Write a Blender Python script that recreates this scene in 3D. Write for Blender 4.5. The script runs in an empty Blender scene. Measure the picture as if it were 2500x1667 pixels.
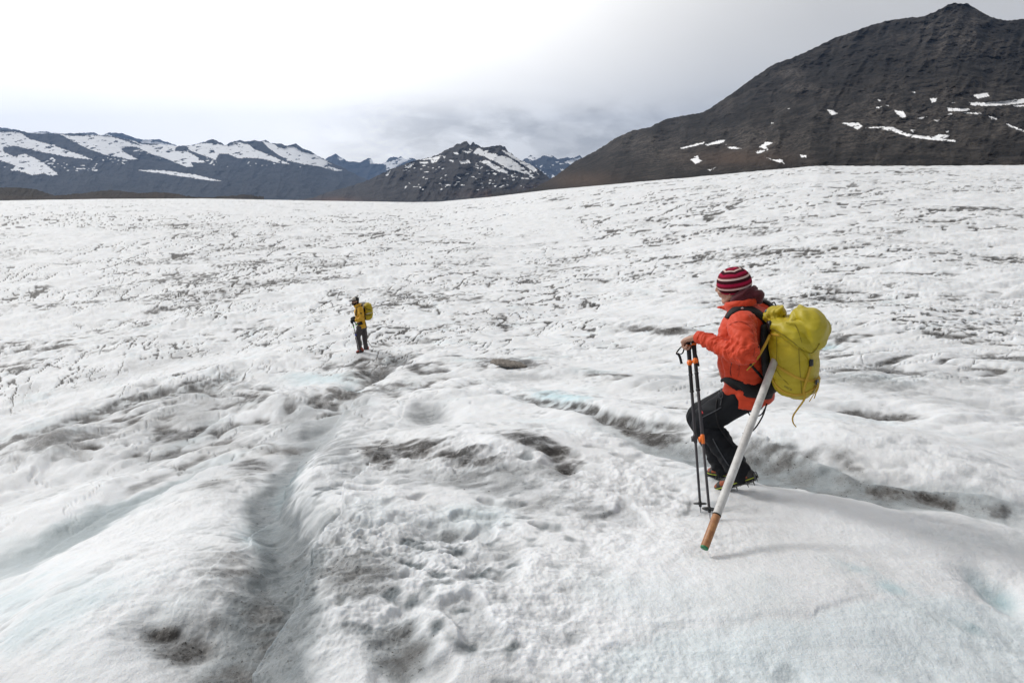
import bpy, bmesh, math
import numpy as np
from mathutils import Vector, Matrix
from mathutils.bvhtree import BVHTree

# ------------------------------------------------------------------ camera
S = bpy.context.scene
FPX = 1389.0; PITCH = math.radians(15.4); H = 2.1
cd = bpy.data.cameras.new('camera'); cam = bpy.data.objects.new('camera', cd)
S.collection.objects.link(cam); S.camera = cam
cd.sensor_width = 36.0; cd.lens = 36.0 * FPX / 2500.0
cd.clip_start = 0.05; cd.clip_end = 90000
cam.location = (0, 0, H); cam.rotation_euler = (math.pi/2 - PITCH, 0, 0)

# ------------------------------------------------------------------ sun, sky, exposure
SUN_AZ, SUN_EL = math.radians(-62), math.radians(40)      # from the left, a little ahead
sd = bpy.data.lights.new('sun', 'SUN'); so = bpy.data.objects.new('sun', sd)
S.collection.objects.link(so)
sd.energy = 2.0; sd.angle = math.radians(12); sd.color = (1.0, 0.975, 0.94)
sv = Vector((math.sin(SUN_AZ)*math.cos(SUN_EL), math.cos(SUN_AZ)*math.cos(SUN_EL), math.sin(SUN_EL)))
so.rotation_euler = sv.to_track_quat('Z', 'Y').to_euler(); so.location = (0, 0, 60)
S.view_settings.view_transform = 'Standard'; S.view_settings.look = 'None'
S.view_settings.exposure = 0.10; S.view_settings.gamma = 1.0

class NT:
    """small helper round a node tree"""
    def __init__(s, tree): s.t = tree; s.t.nodes.clear()
    def n(s, typ, **kw):
        nd = s.t.nodes.new(typ)
        for k, v in kw.items():
            if k == 'ins':
                for i, val in v.items():
                    if hasattr(val, 'is_linked') or isinstance(val, bpy.types.NodeSocket): s.t.links.new(val, nd.inputs[i])
                    else: nd.inputs[i].default_value = val
            else: setattr(nd, k, v)
        return nd
    def math(s, op, a, b=0.0, c=0.0, clamp=False):
        nd = s.n('ShaderNodeMath', operation=op, use_clamp=clamp, ins={0: a, 1: b, 2: c}); return nd.outputs[0]
    def noise(s, vec, scale, detail=4, rough=0.55, dist=0.0):
        nd = s.n('ShaderNodeTexNoise', ins={'Vector': vec, 'Scale': scale, 'Detail': detail, 'Roughness': rough, 'Distortion': dist}); return nd.outputs['Fac']
    def ramp(s, fac, stops):
        nd = s.n('ShaderNodeValToRGB', ins={0: fac}); cr = nd.color_ramp
        while len(cr.elements) < len(stops): cr.elements.new(0.5)
        for e, (p, c) in zip(cr.elements, stops):
            e.position = p; e.color = c if len(c) == 4 else (*c, 1)
        return nd.outputs[0]
    def smooth(s, x, a, b):
        nd = s.n('ShaderNodeMapRange', interpolation_type='SMOOTHSTEP', ins={0: x, 1: a, 2: b, 3: 0.0, 4: 1.0}); return nd.outputs[0]
    def mix(s, fac, a, b, blend='MIX'):
        nd = s.n('ShaderNodeMix', data_type='RGBA', blend_type=blend)
        for i, v in ((0, fac), (6, a), (7, b)):
            if isinstance(v, bpy.types.NodeSocket): s.t.links.new(v, nd.inputs[i])
            else: nd.inputs[i].default_value = v if i == 0 else ((*v, 1) if len(v) == 3 else v)
        return nd.outputs[2]
    def attr(s, name): return s.n('ShaderNodeAttribute', attribute_name=name).outputs['Fac']
    def map(s, vec, scale=(1, 1, 1), rot=(0, 0, 0), loc=(0, 0, 0)):
        return s.n('ShaderNodeMapping', ins={0: vec, 1: loc, 2: rot, 3: scale}).outputs[0]

W = bpy.data.worlds.new('World'); S.world = W; W.use_nodes = True
t = NT(W.node_tree)
sky = t.n('ShaderNodeTexSky', sky_type='NISHITA', sun_disc=False, sun_elevation=SUN_EL, sun_rotation=SUN_AZ)
bg_sky = t.n('ShaderNodeBackground', ins={0: sky.outputs[0], 1: 0.10})
dirv = t.n('ShaderNodeTexCoord').outputs['Generated']
sep = t.n('ShaderNodeSeparateXYZ', ins={0: dirv})
dx, dy, dz = sep.outputs
az = t.math('ARCTAN2', dx, dy)                            # 0 ahead, negative to the left
# brightness of the overcast: strongest round the sun on the left, dull grey to the right
sun_dot = t.n('ShaderNodeVectorMath', operation='DOT_PRODUCT', ins={0: dirv, 1: tuple(sv)}).outputs['Value']
br = t.n('ShaderNodeMapRange', interpolation_type='SMOOTHERSTEP', ins={0: sun_dot, 1: 0.10, 2: 0.72, 3: 0.64, 4: 1.5}).outputs[0]
# cloud sheets: low streaky bank near the horizon, faint big billows above
cv = t.n('ShaderNodeCombineXYZ', ins={0: t.math('MULTIPLY', az, 3.2), 1: t.math('MULTIPLY', dz, 9.5), 2: 3.7}).outputs[0]
n1 = t.noise(cv, 2.3, 7, 0.58, 0.35)
n3 = t.noise(t.map(cv, (1, .8, 1), loc=(1.3, 7.7, 0)), 4.2, 6, 0.6, 0.4)
n2 = t.noise(t.map(cv, (0.5, 0.25, 1), loc=(4.1, 2.2, 0)), 1.3, 4, 0.5, 0.3)
low = t.math('MULTIPLY', t.smooth(dz, -0.01, 0.03), t.math('SUBTRACT', 1.0, t.smooth(dz, 0.085, 0.15)))
cen = t.math('MULTIPLY', t.smooth(az, -0.42, -0.08), 0.9)
bank = t.math('MULTIPLY', low, cen)
dark = t.math('MULTIPLY', bank, t.math('ADD', 0.02, t.math('ADD', t.math('MULTIPLY', t.smooth(n1, 0.42, 0.60), 0.24), t.math('MULTIPLY', t.smooth(n3, 0.42, 0.64), 0.22))))
dark2 = t.math('MULTIPLY', t.smooth(n2, 0.35, 0.75), 0.13)
hz = t.math('MULTIPLY', t.math('SUBTRACT', 1.0, t.smooth(dz, -0.02, 0.07)), t.math('MULTIPLY', cen, 0.16))
# a small ragged cloud puff over the shoulder of the big mountain
pv = t.n('ShaderNodeVectorMath', operation='DISTANCE', ins={0: t.n('ShaderNodeCombineXYZ', ins={0: t.math('MULTIPLY', az, 1.0), 1: t.math('MULTIPLY', dz, 1.6), 2: 0.0}).outputs[0], 1: (0.134, 0.182, 0.0)}).outputs['Value']
puff = t.math('MULTIPLY', t.smooth(t.math('ADD', pv, t.math('MULTIPLY', t.noise(cv, 9.0, 4), 0.035)), 0.034, 0.012), 0.22)
behind = t.math('ADD', .52, t.math('MULTIPLY', t.smooth(dy, -.55, .40), .48))     # unseen sky behind the camera and overhead dimmed to hold down the light
over = t.math('SUBTRACT', 1.0, t.math('MULTIPLY', t.smooth(dz, .45, .95), .45))
br = t.math('MULTIPLY', br, t.math('MULTIPLY', behind, over))
f = t.math('MULTIPLY', br, t.math('SUBTRACT', t.math('SUBTRACT', t.math('SUBTRACT', t.math('SUBTRACT', 1.08, dark), dark2), hz), puff))
ccol = t.mix(t.math('MULTIPLY', t.math('ADD', dark, t.math('ADD', hz, puff)), 2.0, 0, True), (1.0, 0.978, 0.94), (1.03, 0.985, 0.90))
bg_cl = t.n('ShaderNodeBackground', ins={0: ccol, 1: f})
mx = t.n('ShaderNodeMixShader', ins={0: 0.97, 1: bg_sky.outputs[0], 2: bg_cl.outputs[0]})
t.n('ShaderNodeOutputWorld', ins={0: mx.outputs[0]})

# ------------------------------------------------------------------ numpy helpers
CP, SP = math.cos(PITCH), math.sin(PITCH)
def ray(px, py):
    """direction through a point of the 2500 x 1667 photograph"""
    r = (np.asarray(px, float) - 1250) / FPX; u = -(np.asarray(py, float) - 833.5) / FPX
    return np.stack([r, CP + u*SP, -SP + u*CP], -1)
def project(x, y, z):
    d = y*CP - (z - H)*SP; u = y*SP + (z - H)*CP
    d = np.where(d < 1e-3, 1e-3, d)
    return 1250 + FPX*x/d, 833.5 - FPX*u/d
def sstep(a, b, x):
    q = np.clip((x - a)/(b - a), 0, 1); return q*q*(3 - 2*q)
_rng = np.random.RandomState(7)
_PERM = _rng.permutation(4096); _G = _rng.rand(4096)*2*np.pi; _GX, _GY = np.cos(_G), np.sin(_G)
def pn(x, y, seed=0):
    x = x + seed*17.31; y = y - seed*9.77
    xi = np.floor(x).astype(np.int64); yi = np.floor(y).astype(np.int64); xf = x - xi; yf = y - yi
    def g(i, j, fx, fy):
        h = _PERM[(_PERM[(xi + i) & 4095] + yi + j + seed*131) & 4095]
        return _GX[h]*fx + _GY[h]*fy
    u = xf*xf*xf*(xf*(xf*6 - 15) + 10); v = yf*yf*yf*(yf*(yf*6 - 15) + 10)
    a = g(0, 0, xf, yf); b = g(1, 0, xf - 1, yf); c = g(0, 1, xf, yf - 1); d = g(1, 1, xf - 1, yf - 1)
    return (a + u*(b - a) + v*((c + u*(d - c)) - (a + u*(b - a))))*1.5
def fbm(x, y, oct=4, seed=0, gain=0.5, lac=2.03):
    s = 0; a = 1.0; tot = 0
    for i in range(oct):
        s = s + a*pn(x, y, seed + i); tot += a; a *= gain; x = x*lac; y = y*lac
    return s/tot
def in_poly(px, py, poly):
    ins = np.zeros(px.shape, bool); n = len(poly); j = n - 1
    for i in range(n):
        xi, yi = poly[i]; xj, yj = poly[j]
        if yi != yj:
            ins ^= ((yi > py) != (yj > py)) & (px < (xj - xi)*(py - yi)/(yj - yi) + xi)
        j = i
    return ins
def seg_dist(px, py, poly):
    """distance to a polyline, the parameter 0..1 along it and the signed side"""
    best = np.full(px.shape, 1e9); tt = np.zeros(px.shape); side = np.zeros(px.shape)
    L = len(poly) - 1
    for i in range(L):
        (ax, ay), (bx, by) = poly[i], poly[i+1]; ex, ey = bx - ax, by - ay
        q = np.clip(((px - ax)*ex + (py - ay)*ey)/(ex*ex + ey*ey), 0, 1)
        ddx, ddy = px - ax - q*ex, py - ay - q*ey; d = np.hypot(ddx, ddy); m = d < best
        best = np.where(m, d, best); tt = np.where(m, (i + q)/L, tt); side = np.where(m, np.sign(ex*ddy - ey*ddx), side)
    return best, tt, side
def grid_mesh(name, P, mats, attrs=None, wrap=False, smooth=True):
    """P: rows x cols x 3 -> one mesh object"""
    R, C = P.shape[:2]
    idx = np.arange(R*C).reshape(R, C)
    if wrap: idx = np.concatenate([idx, idx[:, :1]], 1)
    q = np.stack([idx[:-1, :-1], idx[:-1, 1:], idx[1:, 1:], idx[1:, :-1]], -1).reshape(-1, 4)
    me = bpy.data.meshes.new(name)
    me.vertices.add(R*C); me.vertices.foreach_set('co', P.reshape(-1).astype(np.float32))
    me.loops.add(q.size); me.loops.foreach_set('vertex_index', q.reshape(-1).astype(np.int32))
    me.polygons.add(len(q)); me.polygons.foreach_set('loop_start', np.arange(0, q.size, 4, dtype=np.int32))
    me.polygons.foreach_set('loop_total', np.full(len(q), 4, np.int32))
    me.polygons.foreach_set('use_smooth', np.full(len(q), smooth))
    for k, v in (attrs or {}).items():
        a = me.attributes.new(k, 'FLOAT', 'POINT'); a.data.foreach_set('value', v.reshape(-1).astype(np.float32))
    me.update(calc_edges=True); me.validate()
    o = bpy.data.objects.new(name, me); S.collection.objects.link(o)
    for m in (mats if isinstance(mats, (list, tuple)) else [mats]): me.materials.append(m)
    return o
def new_mat(name):
    m = bpy.data.materials.new(name); m.use_nodes = True; return m, NT(m.node_tree)
def out(t, bsdf): t.n('ShaderNodeOutputMaterial', ins={0: bsdf.outputs[0]})
def tag(o, label=None, cat=None, group=None, kind=None):
    for k, v in (('label', label), ('category', cat), ('group', group), ('kind', kind)):
        if v: o[k] = v
    return o

# ------------------------------------------------------------------ glacier shape
def tab(pts):
    lr = np.log(np.array([p[0] for p in pts])); z = np.array([p[1] for p in pts], float)
    g = np.linspace(lr[0], lr[-1], 600); zz = np.interp(g, lr, z)
    k = np.exp(-0.5*(np.arange(-60, 61)/24.0)**2); k /= k.sum()
    zz = np.convolve(np.pad(zz, 60, mode='edge'), k, mode='valid')
    return g, zz
T_L = tab([(.2,.45),(1.5,.42),(2.5,.2),(4,-.3),(6,-1.0),(10,-2.0),(17.4,-3.1),(30,-4.3),(50,-5.4),(100,-6.7),(200,-6.8),(350,-6.0)])
T_C = tab([(.2,.45),(1.5,.42),(2.5,.2),(4,-.1),(6,-.6),(10,-1.7),(17.4,-2.95),(30,-4.2),(50,-5.3),(100,-7.0),(200,-8.0),(350,-8.0)])
T_R = tab([(.2,.45),(1.5,.42),(2.5,.2),(4,0),(6,-.25),(10,-.8),(17.4,-1.6),(30,-2.2),(50,-2.3),(100,-.9),(200,4.5),(350,10.4)])
RC = 350.0
_cx = np.array([-400,0,250,500,760,1000,1070,1200,1340,1600,1900,2000,2500,2900], float)
_cy = np.array([494,490,486,485,490,494,493,481,464,441,415,408,405,404], float)
_cr = ray(_cx, _cy); _caz = np.arctan2(_cr[:,0], _cr[:,1]); _csl = _cr[:,2]/np.hypot(_cr[:,0], _cr[:,1])
def base_z(x, y):
    r = np.hypot(x, y) + 1e-6; az = np.arctan2(x, y); lr = np.log(np.clip(r, .2, 350))
    s = np.sin(az)/.63; s = np.where(y < 0, s*.5, s)
    zl, zc, zr = (np.interp(lr, *T) for T in (T_L, T_C, T_R))
    wl = sstep(0, 1, -s); wr = sstep(0, 1, s)
    z = zc + wl*(zl - zc) + wr*(zr - zc)
    z350 = T_C[1][-1] + wl*(T_L[1][-1] - T_C[1][-1]) + wr*(T_R[1][-1] - T_C[1][-1])
    crest = H + RC*np.interp(az, _caz, _csl)
    z = z + (crest - z350)*sstep(np.log(60), np.log(RC), np.log(r))
    return np.where(r > RC, z - (r - RC)*.28, z)

NROW, NCOL = 900, 1150      # resolution of the glacier mesh
CAMP0 = np.array([0, 0, H])
# photograph features that are modelled into the ice; positions in photo pixels on the smooth base surface
FAR = CAMP0 + ray(881, 857)*18.0                      # the second hiker stands here
HIKER_FEET = (np.array([1.62, 3.63]), np.array([1.58, 3.99]))
PINS = ((HIKER_FEET[0], -.005, .26), (HIKER_FEET[1], -.075, .26), (FAR[:2], FAR[2], .9))
def terrain(x, y):
    """height and surface masks of the glacier at ground points"""
    x = np.asarray(x, float); y = np.asarray(y, float)
    zb = base_z(x, y); r = np.hypot(x, y) + 1e-6
    U, V = project(x, y, zb); front = (y > .3)
    U = np.where(front, U, -9999.); V = np.where(front, V, -9999.)
    dep = np.maximum(y*CP - (zb - H)*SP, .3); ppm = FPX/dep          # photo pixels per metre at that spot
    z = zb.copy(); dirt_shade = np.zeros_like(z); wet_shade = np.zeros_like(z); blue = np.zeros_like(z)
    # warped copies of the pixel coordinates, so that no outline is smooth
    wx = fbm(x*1.3, y*1.3, 3, 11); wy = fbm(x*1.3, y*1.3, 3, 23)
    wx2 = fbm(x*5, y*5, 3, 31); wy2 = fbm(x*5, y*5, 3, 43)
    Uw = U + (wx*.10 + wx2*.03)*ppm; Vw = V + (wy*.05 + wy2*.015)*ppm
    near = 1 - sstep(7, 14, r)
    # ---- rolling hummocks in metres
    warpx = x + .5*fbm(x*.35, y*.35, 2, 51); warpy = y + .5*fbm(x*.35, y*.35, 2, 57)
    # direction of the foliation: away from the camera on the left, across the view on the right
    side = sstep(-.35, .45, np.arctan2(x, np.maximum(y, .1)))
    def aniso(wl_long, wl_short, seed, fn):
        a1, a2 = math.radians(112), math.radians(22)
        res = 0
        for a, w, kl, ks in ((a1, 1 - side, .62, 1.35), (a2, side, 1.0, 1.0)):
            p = (warpx*math.cos(a) + warpy*math.sin(a))/(wl_long*kl); q = (-warpx*math.sin(a) + warpy*math.cos(a))/(wl_short*ks)
            res = res + w*fn(p, q, seed)
        return res
    bil = lambda p, q, s: np.abs(pn(p, q, s)) + .5*np.abs(pn(p*2.1, q*2.1, s + 3)) 
    mid = sstep(5, 11, r)
    hb1 = aniso(2.6, .80, 60, bil)
    hb2 = aniso(1.0, .36, 64, bil)
    hb3 = aniso(7.0, 2.0, 68, bil)
    hb4 = aniso(18., 4.5, 72, bil)
    cr1 = aniso(2.4, .8, 160, lambda p, q, s: np.abs(pn(p, q, s) + .35*pn(p*3, q*3, s + 1)))
    cr2 = aniso(5.5, 1.5, 164, lambda p, q, s: np.abs(pn(p, q, s) + .4*pn(p*2.7, q*2.7, s + 1)))
    cr3 = aniso(15., 3.2, 168, lambda p, q, s: np.abs(pn(p, q, s) + .45*pn(p*2.7, q*2.7, s + 1) + .25*pn(p*6, q*6, s + 2)))
    farw = sstep(25, 70, r)
    patch = fbm(x*.06, y*.06, 3, 77)
    k1 = .8 + .9*patch
    hs1 = hb1 - .45
    z += mid*(1 - .75*sstep(20, 80, r))*np.clip(k1, .2, 2)*.17*hs1
    z += (.25 + .75*mid)*(1 - sstep(25, 80, r))*.045*(hb2 - .45)
    z += sstep(12, 40, r)*.13*(hb3 - .45) + farw*.20*(hb4 - .45)
    z += sstep(8, 16, r)*.35*fbm(x*.16, y*.16, 3, 79)
    # dirt that gathers in the hollows between the hummocks, and open cracks
    dn = fbm(x*.9, y*.9, 4, 83); dn2 = fbm(x*.12, y*.12, 3, 87); dn4 = fbm(x*.035, y*.05, 3, 89)
    md = sstep(5.5, 9, r); ff_ = sstep(25, 70, r); dnn = dn; dn = dn*(1 - ff_) + .8*dn2*ff_; gf = sstep(70, 150, r); dn = dn*(1 - gf) + dn4*gf
    dirt_shade += md*(1 - sstep(45, 120, r))*sstep(.46, .10, hb1)*sstep(-.15, .50, dn + dn2*.9)*.56
    dirt_shade += md*(1 - sstep(25, 70, r))*sstep(.40, .08, hb2)*sstep(-.05, .55, dn2*1.2 + dn*.5)*.26
    dirt_shade += sstep(9, 18, r)*(1 - sstep(150, 330, r)*.5)*sstep(.34, .05, hb3)*sstep(-.1, .5, dn2 + dn*.4)*.26
    dirt_shade += sstep(35, 80, r)*sstep(.26, .04, hb4)*sstep(-.2, .4, dn2 + dn4)*.20
    wl_ = np.clip(r/1100., .012, .2)                                    # cracks as wide as a few centimetres to a foot
    m1 = sstep(-.05, .35, dn2 + .5*dn4 + .15); m2 = sstep(-.25, .25, dn4 + .4*dn2)
    c1 = sstep(2.2, .6, cr1/(wl_*1.1))*md*(1 - sstep(35, 70, r))*m1
    c2 = sstep(2.2, .6, cr2/(wl_*.62))*sstep(14, 26, r)*(1 - sstep(120, 220, r))*m2
    c3 = sstep(2.2, .6, cr3/(wl_*.42))*sstep(40, 80, r)*sstep(-.4, .15, dn4)
    # long thin cracks that sweep in curved, roughly parallel families over the middle and far ice
    azz = np.arctan2(x, np.maximum(y, .1)); lr_ = np.log(r)
    Qc = -np.exp(.6 - 1.35*(azz + .1))/1.35 - lr_ + .05*fbm(azz*9, lr_*4, 3, 211); Pc = lr_ + .6*azz
    jag = .06*pn(azz*60, lr_*26, 213) + .05*pn(azz*140, lr_*56, 215)
    q1 = np.abs(pn(Qc*6.5, Pc*3.2, 221) + jag); q2 = np.abs(pn(Qc*14., Pc*7.5, 223) + 1.3*jag); q3 = np.abs(pn(Qc*11., Pc*16., 225) + 1.6*jag)
    bm_ = fbm(azz*4.2, lr_*3.0, 3, 227); bm2 = fbm(azz*11, lr_*7, 3, 229)
    rz = sstep(11, 19, r)*(1 - .8*sstep(150, 320, r))
    l1 = sstep(.050, .012, q1)*sstep(-.35, .10, bm_ + .6*bm2)*rz; l2 = sstep(.055, .014, q2)*sstep(-.28, .18, bm_ + .8*bm2)*rz; l3 = sstep(.050, .015, q3)*sstep(-.08, .30, bm2 + .5*bm_)*rz
    c2 = c2*.35; c3 = c3*0
    dirt_shade = np.maximum(dirt_shade, np.maximum(.85*l1, np.maximum(.70*l2, .58*l3)))
    z -= rz*.05*np.maximum(l1, l2)*np.clip(r/30, 1, 3)
    dirt_shade = dirt_shade + rz*.09*sstep(.0, .55, bm_ + .35*bm2)*(1 - sstep(60, 160, r))
    dirt_shade = np.maximum(dirt_shade, .5*c1*sstep(-.2, .4, dn)); dirt_shade = np.maximum(dirt_shade, 1.0*c2*sstep(-.45, .15, dn)); dirt_shade = np.maximum(dirt_shade, .55*c3*sstep(-.2, .3, dn4))
    z -= .04*c1
    dirt_shade += sstep(12, 30, r)*sstep(.0, .6, dn + .9*dn2)*.07
    dirt_shade += sstep(60, 180, r)*sstep(-.1, .5, dn4 + .25*dn)*.05
    dn = dnn
    # ---- modelled features of the foreground
    wq = fbm(x*2.1, y*2.1, 3, 99)
    cm = np.zeros_like(z)
    grainy = fbm(x*14, y*14, 3, 97)
    fib = fbm((x*.80 + y*.6)*3.2, (-x*.6 + y*.8)*8.5, 4, 191)*sstep(12, 5, r)*(1 - 0) + .3*grainy
    def mound(cx, cy, rx, ry, h, rot=0, p=1.0):
        nonlocal z
        rr_ = ray(cx, cy); tt = (0 - H + .3)/rr_[2]; cy2 = cy + .75*h*FPX/max(tt, 1.5)
        c, s = math.cos(math.radians(rot)), math.sin(math.radians(rot))
        a, b = Uw - cx, Vw - cy2
        q = ((a*c + b*s)/rx)**2 + ((-a*s + b*c)/ry)**2
        z = z + h*np.exp(-q**p)
    def clean(cx, cy, rx, ry, rot=0, k=.8):
        """washed, smooth white ice"""
        nonlocal z, dirt_shade, cm
        c, s = math.cos(math.radians(rot)), math.sin(math.radians(rot)); a, bb = Uw - cx, Vw - cy
        m = k*sstep(1.2, .55, np.sqrt(((a*c + bb*s)/rx)**2 + ((-a*s + bb*c)/ry)**2) + .35*wq)
        cm = np.maximum(cm, m); dirt_shade = dirt_shade*(1 - m); z = zb + (z - zb)*(1 - .7*m)
    def channel(poly, hw, depth, wt=.6, dt=0., bl=0., sharp=2.0, ys=1.6, taper=True):
        nonlocal z, wet_shade, dirt_shade, blue
        d, tt, sd_ = seg_dist(Uw, Vw*ys, [(a, b*ys) for a, b in poly])
        h0 = np.interp(tt, np.linspace(0, 1, len(hw)), hw) if isinstance(hw, (list, tuple)) else hw
        e = np.exp(-(d/h0)**sharp)
        k = np.sin(np.pi*np.clip(tt, .03, .97))**.4 if taper else 1.0
        z = z - depth*e*k
        m = sstep(1.15, .55, d/h0 + .25*wx2)*k
        wet_shade = np.maximum(wet_shade, wt*m); dirt_shade = np.maximum(dirt_shade, dt*m*sstep(-.3, .5, wx2 + .3*wy2 + .2)); blue = np.maximum(blue, bl*m)
    def bank(poly, h, w, sgn):
        """a raised lip on one side of a line"""
        nonlocal z
        d, tt, sd_ = seg_dist(Uw, Vw, poly); s = -sgn*sd_*d; k = np.sin(np.pi*np.clip(tt, .04, .96))**.5
        z = z + h*k*np.where(s > 0, np.exp(-np.abs(s)/w)*sstep(0, 10, s), 0)
    def stain(cx, cy, rx, ry, d=0., w=0., b=0., rot=0, brk=.6, depth=0.):
        nonlocal z, wet_shade, dirt_shade, blue
        c, s = math.cos(math.radians(rot)), math.sin(math.radians(rot)); a, bb = Uw - cx, Vw - cy
        q = np.sqrt(((a*c + bb*s)/rx)**2 + ((-a*s + bb*c)/ry)**2)
        q2 = q + brk*(wq*.75 + wx2*.45 + grainy*.45)
        m = sstep(1.25, .05, q2)*np.clip(.80 + .9*fib, .15, 1)
        dirt_shade = np.maximum(dirt_shade, d*m); wet_shade = np.maximum(wet_shade, w*m); blue = np.maximum(blue, b*m)
        if depth: z = z - depth*np.exp(-q**2)
    for q_ in ((300, 1420, 430, 150, -28, .9), (1950, 1430, 640, 190, 3, .9), (1180, 1040, 250, 44, 4, .8), (1450, 962, 270, 30, 8, .9), (1540, 903, 240, 20, 3, .85), (330, 922, 280, 26, -14, .8), (745, 932, 130, 22, 0, .85),
               (2080, 1060, 340, 44, 6, .8), (2350, 1120, 240, 40, 8, .8), (1600, 870, 260, 16, 0, .7), (110, 1050, 110, 26, -18, .7), (2280, 840, 230, 18, 4, .7), (1640, 760, 160, 16, 0, .8), (100, 1225, 260, 45, -20, .7), (1000, 850, 200, 14, 0, .6)):
        clean(*q_)
    # left: long white whalebacks with grey troughs between them
    mound(300, 1420, 430, 170, .22, -28)
    mound(500, 1170, 150, 55, .12, -25)
    mound(330, 925, 270, 34, .24, -14)
    mound(110, 1050, 110, 36, .22, -18)
    mound(100, 1230, 260, 55, .10, -20)
    channel([(-60,1430),(120,1340),(260,1255),(420,1190),(560,1120)], [70,60,44,26,16], .12, .62, .12, .38)
    channel([(0,1085),(150,1045),(330,980),(520,945),(600,900)], [22,20,22,24,14], .20, .35, .65, .05)
    bank([(-40,1425),(120,1330),(260,1245),(420,1180),(540,1130)], .06, 60, -1)
    stain(430, 1020, 260, 70, .36, .35, rot=-18, brk=.9)
    stain(130, 1095, 220, 40, .62, .3, rot=-14, brk=.9)
    stain(20, 1085, 90, 22, .85, .3, rot=-16, brk=.8)
    stain(560, 960, 90, 24, .40, .3, rot=-18, brk=1.0)
    stain(560, 1085, 170, 40, .34, .25, rot=-10, brk=1.0)
    stain(250, 1120, 260, 50, .22, .2, rot=-14, brk=1.0)
    stain(330, 900, 330, 26, .30, .1, rot=-16, brk=1.1)
    # main channel running away from the camera with its sharp right banks
    channel([(430,2400),(540,1900),(600,1720),(640,1600),(680,1490),(700,1400),(680,1320),(655,1245),(715,1150),(790,1060),(870,970)], [320,230,175,150,125,100,80,64,52,46,30], .19, .90, .14, .10, 2.2, 1.3)
    bank([(885,955),(805,1045),(735,1125),(690,1215),(655,1262)], .16, 130, 1)
    bank([(840,1270),(795,1350),(748,1425),(715,1505),(660,1590),(600,1690),(480,2100)], .21, 200, 1)
    stain(735, 1040, 95, 80, .18, .75, rot=-40, brk=.7)
    stain(700, 1200, 75, 40, 0, .1, .9, rot=-50, brk=.5)
    stain(640, 1300, 80, 50, 0, .5, .6, rot=-50, brk=.6)
    stain(745, 1340, 85, 120, .15, .62, .1, brk=.6)
    stain(640, 1490, 75, 130, .45, .85, .1, rot=20, brk=.8)
    stain(590, 1620, 95, 90, .60, .85, .1, brk=.9)
    stain(455, 1590, 120, 46, 1.0, .9, .1, rot=-14, brk=.6, depth=.07)
    stain(440, 1578, 85, 24, 1.0, .9, 0, rot=-14, brk=.45)
    stain(470, 1570, 200, 95, .42, .35, rot=-18, brk=.7)
    stain(570, 1430, 120, 75, .50, .35, rot=-35, brk=.8)
    stain(610, 1150, 75, 50, .62, .35, rot=-30, brk=.8)
    stain(520, 1215, 60, 30, .45, .5, rot=-20, brk=.7)
    mound(790, 1165, 90, 120, .08, 35)
    # centre front: crumbly mound with pits
    mound(1050, 1480, 330, 190, .12)
    mound(900, 1260, 150, 90, .07)
    stain(1090, 1310, 60, 34, .34, .9, depth=.09, brk=.5)
    stain(1215, 1370, 60, 40, .15, .55, depth=.04, brk=.6)
    stain(1215, 1440, 52, 32, .22, .6, depth=.05, brk=.6)
    stain(960, 1610, 95, 90, .50, .95, .15, brk=.7, depth=.12)
    stain(870, 1440, 130, 130, .42, .85, brk=1.1, depth=.03)
    stain(830, 1130, 90, 110, .25, .7, brk=1.0)
    # big smooth hump in the middle with a dirty lower edge
    mound(1180, 1045, 250, 55, .20, 4)
    mound(1050, 960, 110, 26, .14)
    stain(1045, 1012, 66, 26, .34, .9, depth=.20, brk=.35)
    stain(1010, 1120, 130, 20, 1.0, .25, rot=-6, brk=.7)
    stain(1140, 1138, 130, 18, .9, .2, rot=4, brk=.7)
    stain(1310, 1122, 140, 22, .9, .35, rot=10, brk=.7)
    stain(1372, 1146, 50, 18, 1.0, .3, rot=12, brk=.5, depth=.08)
    stain(922, 1132, 55, 40, 1.0, .4, brk=.7)
    stain(1150, 1185, 280, 52, .34, .7, rot=3, brk=.9)
    stain(1360, 1235, 230, 56, .34, .5, rot=4, brk=1.2)
    stain(880, 1010, 50, 60, .2, .5, brk=1.0)
    # long white ridges behind it
    mound(1450, 965, 260, 30, .20, 8)
    mound(1530, 905, 220, 22, .16, 3)
    channel([(1230,975),(1340,1000),(1450,1020),(1560,1045),(1700,1060)], [14,18,16,20,18], .16, .35, .75, .1, 2.0, 2.0)
    stain(1370, 990, 95, 14, 0, .1, 1.0, rot=10, brk=.4)
    stain(1480, 928, 65, 9, .95, .4, brk=.7, depth=.08)
    stain(1290, 930, 120, 12, .35, .3, brk=1.0)
    # right channel that the hiker steps down into
    channel([(1480,1045),(1620,1088),(1780,1122),(1950,1155),(2120,1195),(2300,1228),(2560,1278)], [30,36,44,48,50,50,44], .15, .72, .34, .22, 2.2, 1.7)
    bank([(2560,1262),(2400,1222),(2250,1195),(2100,1165),(1990,1130),(1880,1095)], .09, 60, 1)
    stain(1560, 1056, 130, 20, 1.0, .4, rot=14, brk=.7)
    stain(1750, 1100, 140, 26, .42, .6, rot=12, brk=1.0)
    stain(2250, 1212, 130, 15, .85, .5, rot=12, brk=1.0)
    stain(2440, 1255, 110, 14, .5, .7, .2, rot=12, brk=1.0)
    stain(2060, 1140, 90, 16, .45, .4, rot=20, brk=.9)
    stain(1900, 1122, 130, 26, .50, .7, rot=10, brk=.9)
    stain(2100, 1205, 190, 18, .30, .2, rot=9, brk=1.0)
    stain(1655, 1000, 70, 13, 1.0, .3, brk=.7, depth=.05)
    mound(2080, 1060, 330, 55, .15, 6)
    mound(2380, 1150, 240, 55, .12, 12)
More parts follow.
